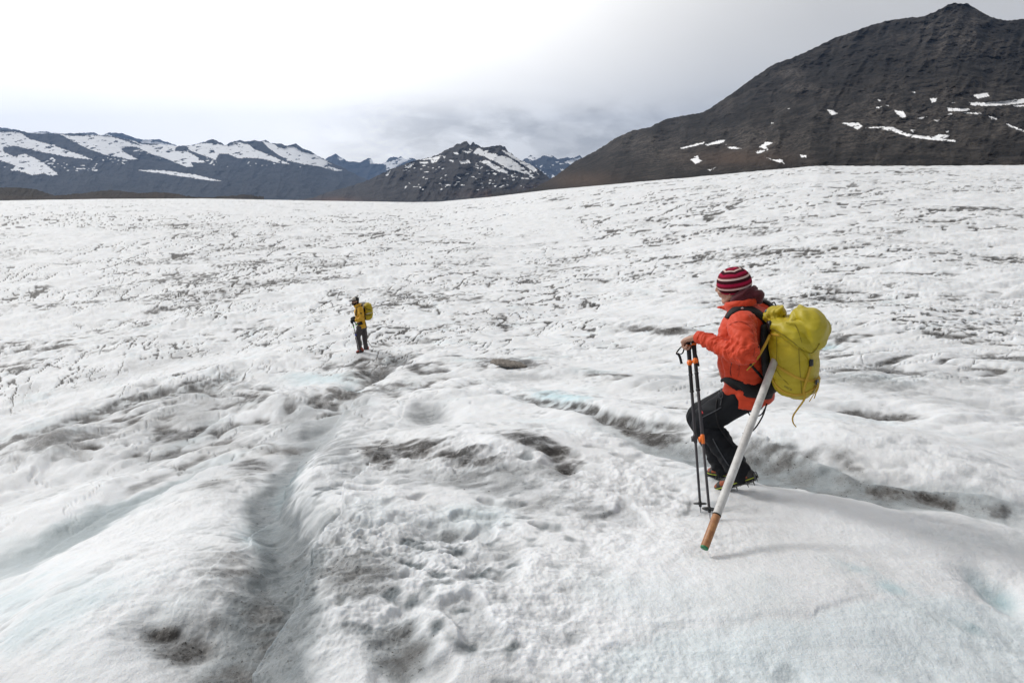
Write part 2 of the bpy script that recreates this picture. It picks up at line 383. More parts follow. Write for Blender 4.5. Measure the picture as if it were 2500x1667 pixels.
    stain(2140, 995, 130, 22, 1.0, .4, rot=4, brk=.6, depth=.14)
    stain(2160, 890, 80, 15, .75, .6, rot=6, brk=.7, depth=.12)
    stain(2120, 930, 200, 30, .40, .4, rot=8, brk=1.0)
    stain(2350, 930, 220, 26, .30, .3, rot=8, brk=1.1)
    # lumps far from the boots: dark-sided hollows with blue ice
    mound(700, 935, 90, 22, .26); mound(830, 930, 60, 18, .18)
    stain(930, 908, 60, 20, 1.0, .5, rot=-25, brk=.6, depth=.28)
    stain(855, 945, 34, 11, .2, .8, .6, brk=.5, depth=.12)
    stain(880, 965, 150, 15, .75, .3, rot=-10, brk=.8)
    stain(965, 878, 44, 9, .6, .7, .3, brk=.5, depth=.15)
    stain(780, 925, 120, 20, 0, 0, .55, brk=.5)
    mound(1660, 775, 110, 14, .30); stain(1690, 800, 60, 11, 0, .2, 1.0, brk=.25, depth=.10)
    stain(1575, 800, 75, 11, 1.0, .3, brk=.6, depth=.12); stain(1640, 818, 70, 8, 1.0, .2, brk=.7)
    stain(1235, 897, 105, 15, .85, .3, rot=6, brk=.9)
    stain(2015, 828, 40, 9, 0, .2, 1.0, brk=.4, depth=.15)
    # front right: broad smooth hump, a thin shelf edge and the bluish ice below it
    mound(1900, 1420, 520, 150, .07, 3)
    edge = np.interp(U, [1300,1430,1492,1513,1585,1607,1678,1826,1848,1980,1991,2035,2110,2300], [1625,1606,1597,1586,1580,1556,1550,1553,1542,1542,1526,1514,1492,1465]) + 4*pn(x*9, y*9, 141)
    fadeE = sstep(1400, 1500, U)*sstep(2160, 2020, U)
    z = z - .008*sstep(-9, 9, V - edge)*fadeE
    blue = np.maximum(blue, .26*sstep(-4, 26, V - edge)*sstep(1400, 1540, U)*(.7 + .5*wx))
    stain(2420, 1450, 95, 38, 0, .4, .8, rot=32, brk=.25, depth=.10)
    stain(2190, 1465, 80, 24, 0, .1, .55, rot=12, brk=.8)
    stain(2370, 1540, 110, 22, 0, .35, .55, rot=10, brk=.9)
    stain(2080, 1425, 90, 16, .1, .05, .4, rot=10, brk=.9)
    stain(2350, 1320, 250, 30, .06, .16, .1, rot=8, brk=1.2)
    stain(1835, 1195, 46, 10, .18, .5, rot=-8, brk=.5); stain(1765, 1170, 40, 9, .18, .45, rot=8, brk=.5)
    stain(200, 1560, 230, 70, .10, .15, .35, rot=-20, brk=1.0); stain(60, 1500, 160, 60, .05, .1, .35, rot=-25, brk=1.0)
    stain(350, 1240, 140, 30, .10, .25, .2, rot=-24, brk=1.0); stain(640, 1400, 200, 200, .16, .2, 0, rot=-30, brk=1.2)
    # ---- fine relief of the foreground: crumbly firn lumps and grains
    fine = 1 - sstep(9, 22, r); vf = 1 - sstep(4.5, 9, r)
    smooth_right = 1 - .75*np.exp(-(((Uw - 2050)/520)**2 + ((Vw - 1430)/230)**2)**1.0)
    region = np.clip(.46 + np.exp(-(((U - 1120)/470)**2 + ((V - 1400)/300)**2)**1.2) + .5*np.exp(-(((U - 1500)/260)**2 + ((V - 1200)/90)**2)) + .4*sstep(900, 820, V), 0, 1.1)
    rough = (1 - .45*wet_shade)*smooth_right*region
    crumb = np.clip(.55 + 1.1*fbm(x*.9 + 3, y*.9, 3, 101), .12, 1.5)
    z += fine*(.25 + .5*region)*.05*fbm(x*1.6, y*1.6, 3, 103)
    z += fine*rough*crumb*(-.030*(np.abs(pn(x*3.2, y*3.2, 107)) - .3) + .022*pn(x*6.5, y*6.5, 109))
    z += vf*rough*crumb*(.016*pn(x*13, y*13, 111) + .0105*pn(x*26, y*26, 113) + .0070*pn(x*52, y*52, 115))
    cf = -.6*(np.abs(pn(x*3.2, y*3.2, 107)) - .3) + .5*pn(x*6.5, y*6.5, 109) + .45*pn(x*13, y*13, 111)
    wet_shade = np.maximum(wet_shade, fine*.85*sstep(.05, -.45, cf)*sstep(-.25, .35, fbm(x*.75 + 5, y*.75, 3, 193))*smooth_right*region)  # crumb hollows greyed in the colour like occlusion shade, with real melt
    lf = fbm(x*.45, y*.45, 3, 197); z += fine*sstep(1.2, 2.5, r)*.10*lf
    dirt_shade = np.maximum(dirt_shade, (1 - .85*cm)*fine*.22*sstep(-.05, -.5, lf)*np.clip(.6 + fib, 0, 1)); wet_shade = np.maximum(wet_shade, (1 - .85*cm)*fine*.30*sstep(0, -.5, lf))  # shade of the broad hollows painted in, along with grit and melt
    pits = sstep(.30, .62, pn(x*4.1, y*4.1, 117) + .5*pn(x*1.3, y*1.3, 119))
    z -= vf*rough*.035*pits*(1 - cm); wet_shade = np.maximum(wet_shade, vf*.28*pits*region*(1 - cm))
    # grey and brown dust lying in the fine hollows
    dn3 = fbm(x*3.0, y*3.0, 4, 121)
    dirt_shade = np.maximum(dirt_shade, (1 - .8*cm)*fine*sstep(.15, .75, dn3 + .6*dn2)*.10)
    blue = np.maximum(blue, sstep(.15, .7, fbm(x*.7, y*.7, 3, 127))*.22*(1 - sstep(20, 60, r)))
    wet_shade = np.maximum(wet_shade, (1 - .8*cm)*sstep(.1, .6, fbm(x*.5, y*.5, 4, 131))*.20)
    # ---- level the spots where the near hiker's boots stand
    for c, zt, rad in PINS:
        w = np.exp(-(((x - c[0])**2 + (y - c[1])**2)/rad**2)**1.5); z = z*(1 - w) + (zt + .010*pn(x*13, y*13, 111))*w
    # flat skyline: relief fades at the crest
    kk = sstep(RC, RC*.93, r); kk = np.where(r >= RC, 0, kk); z = zb + (z - zb)*(.12 + .88*kk)
    return z, np.clip(dirt_shade, 0, 1), np.clip(wet_shade, 0, 1), np.clip(blue, 0, 1)

def ray_ground(px, py, lift=0.0):
    d = ray(px, py); ts = np.geomspace(1.2, 120, 1500)
    P = np.array([0, 0, H]) + ts[:, None]*d; g = terrain(P[:, 0], P[:, 1])[0] + lift
    i = int(np.argmax(P[:, 2] < g)); return P[i]
def ground_z(x, y): return float(terrain(np.array([x]), np.array([y]))[0][0])

# radii so that rows are about evenly spaced in the picture
_rr = np.geomspace(1.15, RC, 4000); _zz = base_z(np.zeros_like(_rr), _rr); _, _pv = project(np.zeros_like(_rr), _rr, _zz)
_pv = np.minimum.accumulate(_pv)
rows = np.interp(np.linspace(_pv[0], _pv[-1], NROW)[::-1], _pv[::-1], _rr[::-1])[::-1]
rows = np.concatenate([np.linspace(.08, 1.1, 14), rows, np.geomspace(RC*1.01, 1500, 14)])
azs = np.concatenate([np.arctan(np.linspace(-1.18, 1.18, NCOL)), np.linspace(math.radians(50.5), math.radians(309.5), 120)])
azs[:NCOL] = np.sort(azs[:NCOL])
AZ, RR = np.meshgrid(azs, rows)
GX, GY = RR*np.sin(AZ), RR*np.cos(AZ)
gz, gd, gw, gb = terrain(GX, GY)
RR1 = RR > RC*1.3; gz = np.where(RR1, np.maximum(gz, -330), gz)

m_ice, t = new_mat('glacier_ice')
geo = t.n('ShaderNodeNewGeometry').outputs['Position']
dist = t.n('ShaderNodeVectorMath', operation='LENGTH', ins={0: geo}).outputs['Value']   # metres from the middle of the near mound
aD, aW, aB = t.attr('dirt_shade'), t.attr('wet_shade'), t.attr('blue')  # the first two masks also hold the shade painted into the hollows
nf = t.noise(geo, 9.0, 5, 0.62); ng = t.noise(geo, 42.0, 4, 0.6); ns = t.noise(geo, 130.0, 2, 0.5); nl = t.noise(geo, 1.1, 4, 0.6)
base = t.mix(t.smooth(nl, .3, .75), (.72, .735, .755), (.64, .65, .66))
base = t.mix(t.math('MULTIPLY', aB, t.math('ADD', .65, t.math('MULTIPLY', nf, .6)), clamp=True), base, (.44, .645, .70))
wf = t.math('MULTIPLY', aW, t.math('ADD', .72, t.math('MULTIPLY', nf, .6)), clamp=True)
base = t.mix(wf, base, (.115, .135, .145))
# grit: coarse dark specks where the ice is dirty, fine dust round them
gr = t.math('ADD', t.math('MULTIPLY', ng, .55), t.math('MULTIPLY', nf, .6))
dust = t.math('MULTIPLY', t.smooth(aD, .02, .64), t.math('ADD', .55, t.math('MULTIPLY', nf, .5)), clamp=True)
base = t.mix(dust, base, t.mix(t.smooth(nl, .35, .65), (.155, .155, .155), (.175, .168, .160)))
df = t.math('MULTIPLY', t.smooth(aD, .18, .88), t.math('ADD', .36, t.math('MULTIPLY', t.smooth(gr, .44, .62), .75)), clamp=True)
dcol = t.mix(t.smooth(nl, .35, .65), (.032, .031, .030), (.050, .045, .041))
base = t.mix(df, base, dcol)
sp = t.math('MULTIPLY', t.smooth(t.noise(geo, 64.0, 3, .6), .61, .66), t.smooth(t.math('ADD', aD, t.math('MULTIPLY', aW, .35)), .16, .55))
base = t.mix(t.math('MULTIPLY', sp, .7), base, (.035, .033, .03))
bs = t.n('ShaderNodeBsdfPrincipled', ins={'Base Color': base})
t.t.links.new(t.math('SUBTRACT', .62, t.math('MULTIPLY', aW, .30)), bs.inputs['Roughness'])
bs.inputs['Subsurface Weight'].default_value = .5; bs.inputs['Subsurface Radius'].default_value = (.7, .85, 1.0); bs.inputs['Subsurface Scale'].default_value = .035
bs.inputs['IOR'].default_value = 1.31; bs.inputs['Specular IOR Level'].default_value = .45
hgt = t.math('ADD', t.math('MULTIPLY', nf, .010), t.math('ADD', t.math('MULTIPLY', ng, .008), t.math('MULTIPLY', ns, .0040)))
bp = t.n('ShaderNodeBump', ins={'Strength': .8, 'Distance': 1.0, 'Height': hgt})
t.t.links.new(bp.outputs[0], bs.inputs['Normal'])
out(t, bs)
glacier = grid_mesh('glacier', np.stack([GX, GY, gz], -1), m_ice, {'dirt_shade': gd, 'wet_shade': gw, 'blue': gb}, wrap=True)
tag(glacier, kind='structure')

# ------------------------------------------------------------------ mountains
def rock_mat(name, c1, c2, c3, scale, snow=(.80, .82, .85), warm=None):
    m, t = new_mat(name)
    geo = t.n('ShaderNodeNewGeometry').outputs['Position']
    n = t.noise(geo, scale, 8, .68, .3); nb = t.noise(geo, scale*.18, 4, .6); nc = t.noise(geo, scale*6, 4, .65)
    col = t.mix(t.smooth(n, .36, .66), c1, c2)
    col = t.mix(t.math('MULTIPLY', t.smooth(t.math('ADD', t.math('MULTIPLY', nb, .6), t.math('MULTIPLY', n, .45)), .52, .66), .7), col, c3)
    col = t.mix(t.math('MULTIPLY', t.smooth(nc, .5, .72), .35), col, tuple(v*1.9 for v in c2))
    col = t.mix(t.math('MULTIPLY', t.attr('rocky'), t.smooth(t.math('ADD', t.math('MULTIPLY', nc, .6), t.math('MULTIPLY', n, .4)), .44, .62)), col, tuple(min(1, v*2.6) for v in c3))
    if warm: col = t.mix(t.math('MULTIPLY', t.attr('warm'), t.math('ADD', .3, n), clamp=True), col, warm)
    sn = t.attr('snow'); ice = t.mix(t.smooth(t.noise(geo, scale*2.2, 4, .6), .4, .7), snow, tuple(v*.9 for v in snow))
    col = t.mix(sn, col, ice)
    b = t.n('ShaderNodeBsdfPrincipled', ins={'Base Color': col, 'Roughness': .9}); b.inputs['Specular IOR Level'].default_value = .15
    hgt = t.math('ADD', t.math('MULTIPLY', n, .9/scale), t.math('MULTIPLY', nc, .12/scale))
    bp = t.n('ShaderNodeBump', ins={'Strength': .4, 'Distance': 1.0, 'Height': t.math('MULTIPLY', hgt, t.math('SUBTRACT', 1.0, t.math('MULTIPLY', sn, .8)))})
    t.t.links.new(bp.outputs[0], b.inputs['Normal']); out(t, b); return m

def mountain(name, sil, foot, d0, d1, step, vstep, mat, relief, rscale, snows=(), jag=1.2, ax=1.0, speck=None, warm=None, rocky=None, seed=0, back=1.5, curve=1.0, gul=1.0, zoomed=None):
    """a terrain sheet: front slope from its foot (d0 metres off) to its ridge (d1 metres off), then down behind"""
    sx = np.array([p[0] for p in sil], float); sy = np.array([p[1] for p in sil], float)
    px = np.arange(sx[0], sx[-1] + .1, step)
    top = np.interp(px, sx, sy)
    top0 = top; jg = jag*(pn(px/11., px*0 + seed, seed) + .6*pn(px/4.5, px*0 + seed, seed + 1) + .35*pn(px/2.1, px*0, seed + 2))
    ft = np.interp(px, [p[0] for p in foot], [p[1] for p in foot])
    nv = int((ft.max() - top.min())/vstep) + 4
    tt = np.linspace(0, 1, nv)[:, None]
    PX = np.repeat(px[None], nv, 0); PY = ft[None]*(1 - tt) + top0[None]*tt + jg[None]*np.clip((tt - .80)/.20, 0, 1)**3
    top = top0 + jg
    span = d1 - d0
    kk = np.exp(-.5*(np.arange(-90, 91)/30.)**2); kk /= kk.sum(); tsm = np.convolve(np.pad(top0, 90, mode='edge'), kk, mode='valid')
    tsm = np.minimum(tsm, top0 + 30) - 4
    d = d0 + span*(np.clip((ft[None] - PY)/(ft - tsm)[None], 0, 1.4)**curve)
    # ribs, gullies and crags: the range to the surface is uneven
    wxx = PX + 14*fbm(PX/60., PY/60., 3, seed + 5); wyy = PY + 10*fbm(PX/60., PY/60., 3, seed + 8)
    rr = .75*gul*(np.abs(pn(wxx/(70*rscale) + wyy/(160*rscale), wyy/(200*rscale), seed + 11)) - .3) + .28*(np.abs(pn(wxx/(28*rscale) + wyy/(60*rscale), wyy/(60*rscale), seed + 13)) - .3)
    rr = rr + .30*fbm((wxx - 1.6*wyy)/(30*rscale), (wyy + .42*wxx)/(13*rscale), 5, seed + 17, .56) + .8*fbm(wxx/(150*rscale), wyy/(80*rscale), 4, seed + 21)
    rr = rr + .07*(np.abs(fbm((PX - 1.6*PY)/(18*rscale), (PY + .42*PX)/(6.5*rscale), 3, seed + 25)) - .2)
    sn = np.zeros_like(PX)
    ex = 2.6*fbm(PX/7., PY/5., 3, seed + 31) + 1.6*pn(PX/2.3, PY/2.0, seed + 33); ey = 1.7*fbm(PX/7., PY/5., 3, seed + 37) + 1.2*pn(PX/2.6, PY/2.0, seed + 39)
    for poly in snows: sn = np.maximum(sn, in_poly(PX + ex, PY + ey, poly).astype(float))
    if speck is not None:
        for (x0, x1, y0, y1, thr) in speck:
            w = sstep(x0, x0 + 30, PX)*sstep(x1, x1 - 30, PX)*sstep(y0, y0 + 8, PY)*sstep(y1, y1 - 8, PY)
            sp = pn(PX/9. + PY/14., PY/4.0, seed + 41) + .6*pn(PX/30., PY/20., seed + 43)
            sn = np.maximum(sn, (sp*w > thr).astype(float))
    hole = fbm((PX - 1.2*PY)/26., (PY + .25*PX)/7., 4, seed + 47, .6)
    sn = sn*(hole < .27)                                          # rock showing through
    wm = np.zeros_like(PX)
    if warm is not None:
        for (cx, cy, rx, ry) in warm: wm = np.maximum(wm, np.exp(-((PX - cx)/rx)**2 - ((PY - cy)/ry)**2))
    sb = sn.copy()
    for _ in range(5): sb = (sb + np.roll(sb, 1, 0) + np.roll(sb, -1, 0) + np.roll(sb, 1, 1) + np.roll(sb, -1, 1))/5
    d = d*(1 + relief*rr*np.clip(tt*6, 0, 1)*(1 - .88*sb)); d = np.maximum(d, d0*.9)      # snow lies smoothly over the rock
    rk_ = np.zeros_like(PX)
    for (cx, cy, rx, ry) in (rocky or ()): rk_ = np.maximum(rk_, np.exp(-((PX - cx)/rx)**2 - ((PY - cy)/ry)**2))
    rk_ = np.clip(rk_ + .8*fbm(PX/60., PY/30., 4, seed + 61)*(rk_ > .02), 0, 1)
    P = np.array([0, 0, H]) + ray(PX, PY)*(d/np.hypot(ray(PX, PY)[..., 0], ray(PX, PY)[..., 1]))[..., None]
    # far side
    nb = 14; bt = np.linspace(0, 1, nb + 1)[1:, None]
    ridge = P[-1]; hv = ridge[:, :2]/np.linalg.norm(ridge[:, :2], axis=1, keepdims=True)
    B = np.zeros((nb, len(px), 3))
    B[..., :2] = ridge[None, :, :2] + hv[None]*(bt*span*back)[..., None]
    zlow = P[0, :, 2].min()
    B[..., 2] = ridge[None, :, 2]*(1 - bt) + zlow*bt - (ridge[None, :, 2] - zlow)*.12*np.sin(np.pi*bt) + 0.04*span*fbm(B[..., 0]/span*5, B[..., 1]/span*5, 3, seed + 51)*bt*(1 - bt)*4
    z0 = np.zeros((nb, len(px)))
    o = grid_mesh(name, np.concatenate([P, B])[::-1], mat, {'snow': np.concatenate([sn, z0])[::-1], 'warm': np.concatenate([wm, z0])[::-1], 'rocky': np.concatenate([rk_, z0])[::-1]})
    return tag(o, kind='structure')
def Z1(l): return [(x/2.94, 250 + y/2.94) for x, y in l]
def Z2(l): return [(700 + x/2.94, 250 + y/2.94) for x, y in l]
def Z3(l): return [(1300 + x*.5102, y*.5102) for x, y in l]

m_left = rock_mat('far_rock', (.024, .027, .031), (.050, .054, .058), (.040, .041, .042), .0065, snow=(.93, .94, .96))
m_mid = rock_mat('peak_rock', (.032, .029, .029), (.066, .061, .059), (.05, .046, .044), .012, snow=(.93, .94, .95), warm=(.11, .065, .045))
m_big = rock_mat('scree_rock', (.008, .0072, .0066), (.021, .0178, .0155), (.044, .038, .033), .035, snow=(.88, .88, .89), warm=(.075, .05, .035))
m_hill = rock_mat('moraine_rock', (.020, .018, .017), (.036, .032, .030), (.03, .026, .024), .02, warm=(.045, .034, .028))

snowL = [Z1(p) for p in (
 [(-1500,260),(-1100,215),(-700,200),(0,213),(140,215),(215,265),(330,295),(470,340),(600,385),(670,415),(600,405),(470,392),(380,372),(250,347),(160,325),(100,310),(30,325),(20,350),(100,390),(180,370),(290,420),(350,460),(420,520),(370,530),(310,510),(230,525),(180,505),(90,485),(110,455),(0,415),(-300,380),(-700,400),(-1200,330)],
 [(430,228),(500,243),(600,242),(740,238),(850,262),(960,298),(1050,325),(1250,318),(1260,350),(1350,355),(1480,435),(1370,430),(1390,465),(1340,465),(1200,410),(1090,375),(980,320),(900,320),(870,340),(930,380),(995,410),(940,412),(760,380),(620,330),(540,290)],
 [(900,255),(930,248),(1000,300),(1110,310),(1180,295),(1290,310),(1250,330),(1050,330)],
 [(1340,315),(1460,295),(1560,300),(1640,312),(1700,282),(1790,306),(1830,340),(1960,390),(2085,445),(2000,435),(1870,405),(1790,400),(1700,400),(1640,370),(1570,370),(1550,415),(1480,390),(1360,345)],
 [(1880,278),(1960,300),(2010,330),(2080,330),(2120,345),(2230,390),(2352,430),(2352,465),(2240,450),(2100,420),(2000,380),(1930,330)],
 [(2110,352),(2160,380),(2190,372),(2150,340)], [(2235,375),(2300,395),(2352,425),(2352,410),(2290,372)],
 [(985,485),(1180,490),(1400,520),(1590,565),(1500,562),(1350,540),(1150,508),(1030,495)],
 [(370,308),(395,306),(392,318),(368,315)])]
snowL += [Z2(p) for p in ([(0,395),(120,410),(250,445),(405,490),(360,494),(240,462),(100,440),(0,418)], [(0,325),(45,315),(100,350),(200,380),(330,447),(250,430),(130,390),(0,372)])]
silL = [(-2300,492),(-1900,440),(-1500,400),(-1200,345),(-900,318),(-650,300),(-420,290),(-200,300),(0,318),(45,318),(70,325),(100,327),(128,326),(150,327),(190,326),(230,330),(258,330),(300,338),(345,349),(385,352),(425,357),(455,356),(480,352),(500,346),(519,340),(540,348),(548,356),(560,349),(585,342),(600,347),(615,343),(640,345),(648,342),(662,350),(680,350),(700,356),(722,351),(740,363),(760,371),(775,380),(800,393),(840,411),(880,432),(930,452),(1010,490)]
mountain('snowy_mountain_range', silL, [(-2300,520),(1010,510)], 6500, 11500, 1.3, 1.3, m_left, .030, 1.0, snowL, jag=1.5, seed=100,
         speck=[(-50,260,380,425,.62),(200,560,360,410,.72),(480,800,385,415,.75)])
silB = [(-1200,470),(-900,400),(-600,330),(-420,300),(0,311),(45,318),(62,325),(105,321),(150,327),(200,325),(228,323),(245,331),(258,328),(265,324),(300,326),(330,337),(350,342),(385,340),(410,348),(440,358),(480,372),(640,380),(760,392),(795,389),(805,382),(820,376),(832,384),(845,393),(880,397),(895,388),(905,386),(912,398),(930,401),(942,396),(950,386),(962,383),(972,385),(978,382),(990,390),(1000,386),(1012,388),(1035,400),(1080,410),(1280,412)]
mountain('distant_peaks', silB, [(-1200,520),(1280,520)], 14000, 17500, 1.3, 1.3, m_left, .02, .8, [
 Z2([(590,410),(640,405),(680,425),(660,440),(600,440)]), Z2([(680,440),(760,420),(850,390),(890,410),(830,440),(780,470),(715,490),(715,450)]), Z2([(360,395),(400,385),(410,410),(380,420)]),
 Z1([(0,212),(140,218),(400,215),(470,225),(460,260),(0,260)]), Z1([(430,240),(500,238),(640,232),(700,235),(760,225),(820,245),(900,262),(1000,290),(1050,262),(1110,280),(1200,300),(1260,306),(1260,340),(430,300)])], jag=1.6, seed=200)
silC = [(1180,470),(1240,410),(1270,396),(1283,388),(1296,379),(1308,386),(1320,383),(1340,378),(1352,383),(1365,389),(1385,384),(1400,386),(1415,380),(1425,388),(1445,395),(1500,405),(1700,430)]
mountain('distant_peaks_behind_pass', silC, [(1180,520),(1700,520)], 12000, 14500, 1.3, 1.3, m_left, .02, .7, [
 Z2([(1720,400),(1790,380),(1830,395),(1770,420)]), Z2([(1850,385),(1900,370),(1910,395)]), Z2([(1990,430),(2060,405),(2110,395),(2120,420),(2040,445)]), Z2([(1960,480),(2005,485),(1985,500)])], jag=1.8, seed=300, speck=[(1270,1450,385,440,.62)])
silM = [(690,492),(760,484),(800,470),(850,456),(900,440),(940,420),(960,411),(985,402),(1010,393),(1030,389),(1068,379),(1085,368),(1105,359),(1118,350),(1125,352),(1132,346),(1140,345),(1148,356),(1156,346),(1165,354),(1175,360),(1190,359),(1205,357),(1220,355),(1232,358),(1240,370),(1255,380),(1270,390),(1290,400),(1310,410),(1330,425),(1345,440),(1400,465),(1480,490)]
snowM = [Z2(p) for p in ([(1350,345),(1385,325),(1410,350),(1450,345),(1440,365),(1490,368),(1540,385),(1600,400),(1700,470),(1750,520),(1690,510),(1600,485),(1560,460),(1500,430),(1420,390),(1340,370)],
 [(1540,340),(1600,365),(1700,405),(1770,450),(1815,525),(1760,490),(1680,440),(1600,390)], [(1380,425),(1430,415),(1500,450),(1590,500),(1585,515),(1500,490),(1440,450)],
 [(840,447),(868,462),(885,440),(922,430),(900,445),(890,468),(873,473)], [(960,415),(1040,395),(1110,383),(1090,405),(1075,430),(1040,435),(1030,410)], [(950,430),(1010,425),(1020,438),(960,440)],
 [(1238,422),(1310,415),(1318,436),(1250,443)], [(1195,360),(1225,358),(1235,375),(1210,375)], [(1260,350),(1330,352),(1300,368)], [(1310,330),(1335,345),(1325,355)], [(712,520),(735,482),(748,485),(722,530)],
 [(1160,415),(1195,415),(1195,425),(1170,424)], [(1120,385),(1140,390),(1130,404)], [(1345,462),(1380,470),(1375,480)], [(1215,530),(1255,545),(1240,548)])]
mountain('rocky_peak', silM, [(690,540),(1480,540)], 3300, 5200, 1.1, 1.1, m_mid, .035, .9, snowM, jag=2.0, seed=400, speck=[(960,1330,385,470,.66),(1170,1240,405,485,.5)],
         warm=[(1230,474,90,10),(820,488,60,8),(1330,462,50,12)])
# low dark moraine hills just beyond the ice on the left
silH = [(-1500,500),(-900,470),(-420,452)] + Z1([(0,612),(60,610),(130,613),(250,622),(330,650),(390,668),(500,662),(600,655),(680,640),(800,630),(900,640),(1000,652),(1100,645),(1200,648),(1290,660),(1320,674),(1500,684),(1700,692),(1900,700)])
mountain('moraine_hills', silH, [(-1500,530),(700,530)], 900, 1500, 1.5, 1.2, m_hill, .03, .6, jag=1.2, seed=500, warm=[(120,482,300,4),(400,478,200,6)])
# the big dark mountain on the right
snowR = [Z3(p) for p in ([(1410,525),(1440,530),(1463,545),(1430,552)], [(1478,588),(1560,588),(1578,605),(1555,620),(1510,600)],
 [(1590,612),(1680,606),(1720,608),(1790,640),(1850,650),(1920,655),(1945,643),(1995,648),(1990,658),(1960,665),(2030,672),(2020,680),(1900,670),(1800,655),(1720,630),(1660,615)],
 [(1730,527),(1775,535),(1790,560),(1770,565),(1745,548)], [(1900,470),(1935,470),(1930,490),(1915,492)], [(2112,455),(2180,445),(2185,460),(2130,475)],
 [(2090,490),(2160,493),(2250,485),(2352,473),(2600,478),(2760,500),(2600,505),(2352,495),(2200,508),(2100,505)], [(1985,517),(2095,522),(2080,532),(1990,533)], [(705,710),(825,678),(815,690),(720,713)], [(825,692),(890,672),(923,670),(915,683),(840,697)],
 [(935,706),(965,702),(1000,712),(950,714)], [(1068,730),(1110,712),(1085,705),(1120,678),(1150,684),(1120,700),(1125,718),(1080,737)], [(1120,755),(1160,765),(1195,765),(1207,785),(1170,775)], [(1278,742),(1310,742),(1312,752),(1285,754)],
 [(757,765),(780,750),(790,745),(795,760),(810,770),(780,787)], [(840,812),(880,800),(850,818)], [(1840,565),(1885,560),(1860,570)], [(2180,555),(2220,565),(2225,577),(2195,570)], [(2265,590),(2352,625),(2350,632),(2280,605)], [(1915,575),(1950,575),(1935,582)],
 [(1640,515),(1670,512),(1655,518)], [(1220,520),(1232,518),(1228,526)], [(1140,588),(1158,590),(1148,594)], [(2060,540),(2150,542),(2120,548)], [(1690,505),(1706,503),(1702,510)], [(2005,492),(2022,490),(2015,497)], [(1806,620),(1830,624),(1822,634),(1812,628)], [(1975,630),(1992,630),(1985,636)], [(1985,545),(2010,543),(2000,550)], [(925,690),(932,690),(928,696)], [(2300,505),(2352,503),(2352,510),(2310,512)], [(1650,475),(1668,482),(1655,486)], [(1820,441),(1832,441),(1828,448)])]
silR = [(1200,476)] + Z3([(-80,930),(0,905),(100,850),(200,775),(300,725),(400,660),(480,625),(560,610),(640,570),(720,555),(810,540),(850,520),(900,485),(960,445),(1040,385),(1150,310),(1250,275),(1330,240),(1440,185),(1530,155),(1610,125),(1700,100),(1800,85),(1860,82),(1910,65),(1950,45),(1990,22),(2025,15),(2060,20),(2085,18),(2110,35),(2160,65),(2200,85),(2270,100),(2352,92),(2500,130),(2800,110),(3100,170),(3600,240),(4200,420),(5000,640),(5800,880)])
mountain('dark_scree_mountain', silR, [(1200,520),(2900,470),(3600,560),(4400,760),(5800,1000)], 620, 2300, 1.9, 1.7, m_big, .05, 1.1, snowR, jag=1.6, seed=600, curve=1.25, rocky=[(1640,380,130,40),(1560,350,120,26),(2200,300,250,60),(1950,215,50,14),(1920,180,40,12),(2380,270,140,50),(1850,350,160,40),(1500,330,60,20),(2330,90,80,60)],
         warm=[(1420,440,90,22),(1800,385,120,20)])
# valley floor under everything, far beyond the ice
gx = np.linspace(-23900, 23900, 90); VX, VY = np.meshgrid(gx, gx)
VZ = -338 - 14*np.abs(fbm(VX/4000, VY/4000, 3, 700))
m_val, t = new_mat('valley_ground'); geo = t.n('ShaderNodeNewGeometry').outputs['Position']
out(t, t.n('ShaderNodeBsdfPrincipled', ins={'Base Color': t.mix(t.noise(geo, .004, 6), (.035, .04, .03), (.075, .07, .06)), 'Roughness': .95}))
tag(grid_mesh('valley_ground', np.stack([VX, VY, VZ], -1), m_val), kind='structure')

# ------------------------------------------------------------------ modelling helpers for people and gear
def simple_mat(name, col, rough=.6, bump=None, spec=.4, var=.12, metal=0.0, vscale=40., sheen=0.):
    m, t = new_mat(name); tc = t.n('ShaderNodeTexCoord').outputs['Object']
    n = t.noise(tc, vscale, 4, .6)
    c = t.mix(n, tuple(v*(1 - var) for v in col), tuple(min(1, v*(1 + var)) for v in col))
    b = t.n('ShaderNodeBsdfPrincipled', ins={'Base Color': c, 'Roughness': rough, 'Metallic': metal})
    b.inputs['Specular IOR Level'].default_value = spec
    if sheen: b.inputs['Sheen Weight'].default_value = sheen
    if bump:
        bp = t.n('ShaderNodeBump', ins={'Strength': bump[1], 'Distance': bump[2], 'Height': t.noise(tc, bump[0], 3, .55)})
        t.t.links.new(bp.outputs[0], b.inputs['Normal'])
    out(t, b); return m
def link(name, me, mat, parent=None):
    o = bpy.data.objects.new(name, me); S.collection.objects.link(o)
    if mat is not None:
        me.materials.clear()
        for m in (mat if isinstance(mat, (list, tuple)) else [mat]): me.materials.append(m)
    if parent is not None: o.parent = parent
    return o
def empty(name, loc=(0, 0, 0)):
    o = bpy.data.objects.new(name, None); S.collection.objects.link(o); o.empty_display_size = .05; return o
A3 = lambda v: np.array(v, float)
def unit(v): v = np.asarray(v, float); return v/np.linalg.norm(v)
def catmull(P, n):
    P = np.asarray(P, float)
    if len(P) < 3: 
        q = np.linspace(0, 1, n)[:, None]; return P[0]*(1 - q) + P[-1]*q
    E = np.concatenate([[2*P[0] - P[1]], P, [2*P[-1] - P[-2]]]); res = []
    ts = np.linspace(0, len(P) - 1 - 1e-9, n)
    for s in ts:
        i = int(s); u = s - i; p0, p1, p2, p3 = E[i:i+4]
        res.append(.5*(2*p1 + (p2 - p0)*u + (2*p0 - 5*p1 + 4*p2 - p3)*u*u + (3*p1 - p0 - 3*p2 + p3)*u**3))
    return np.array(res)
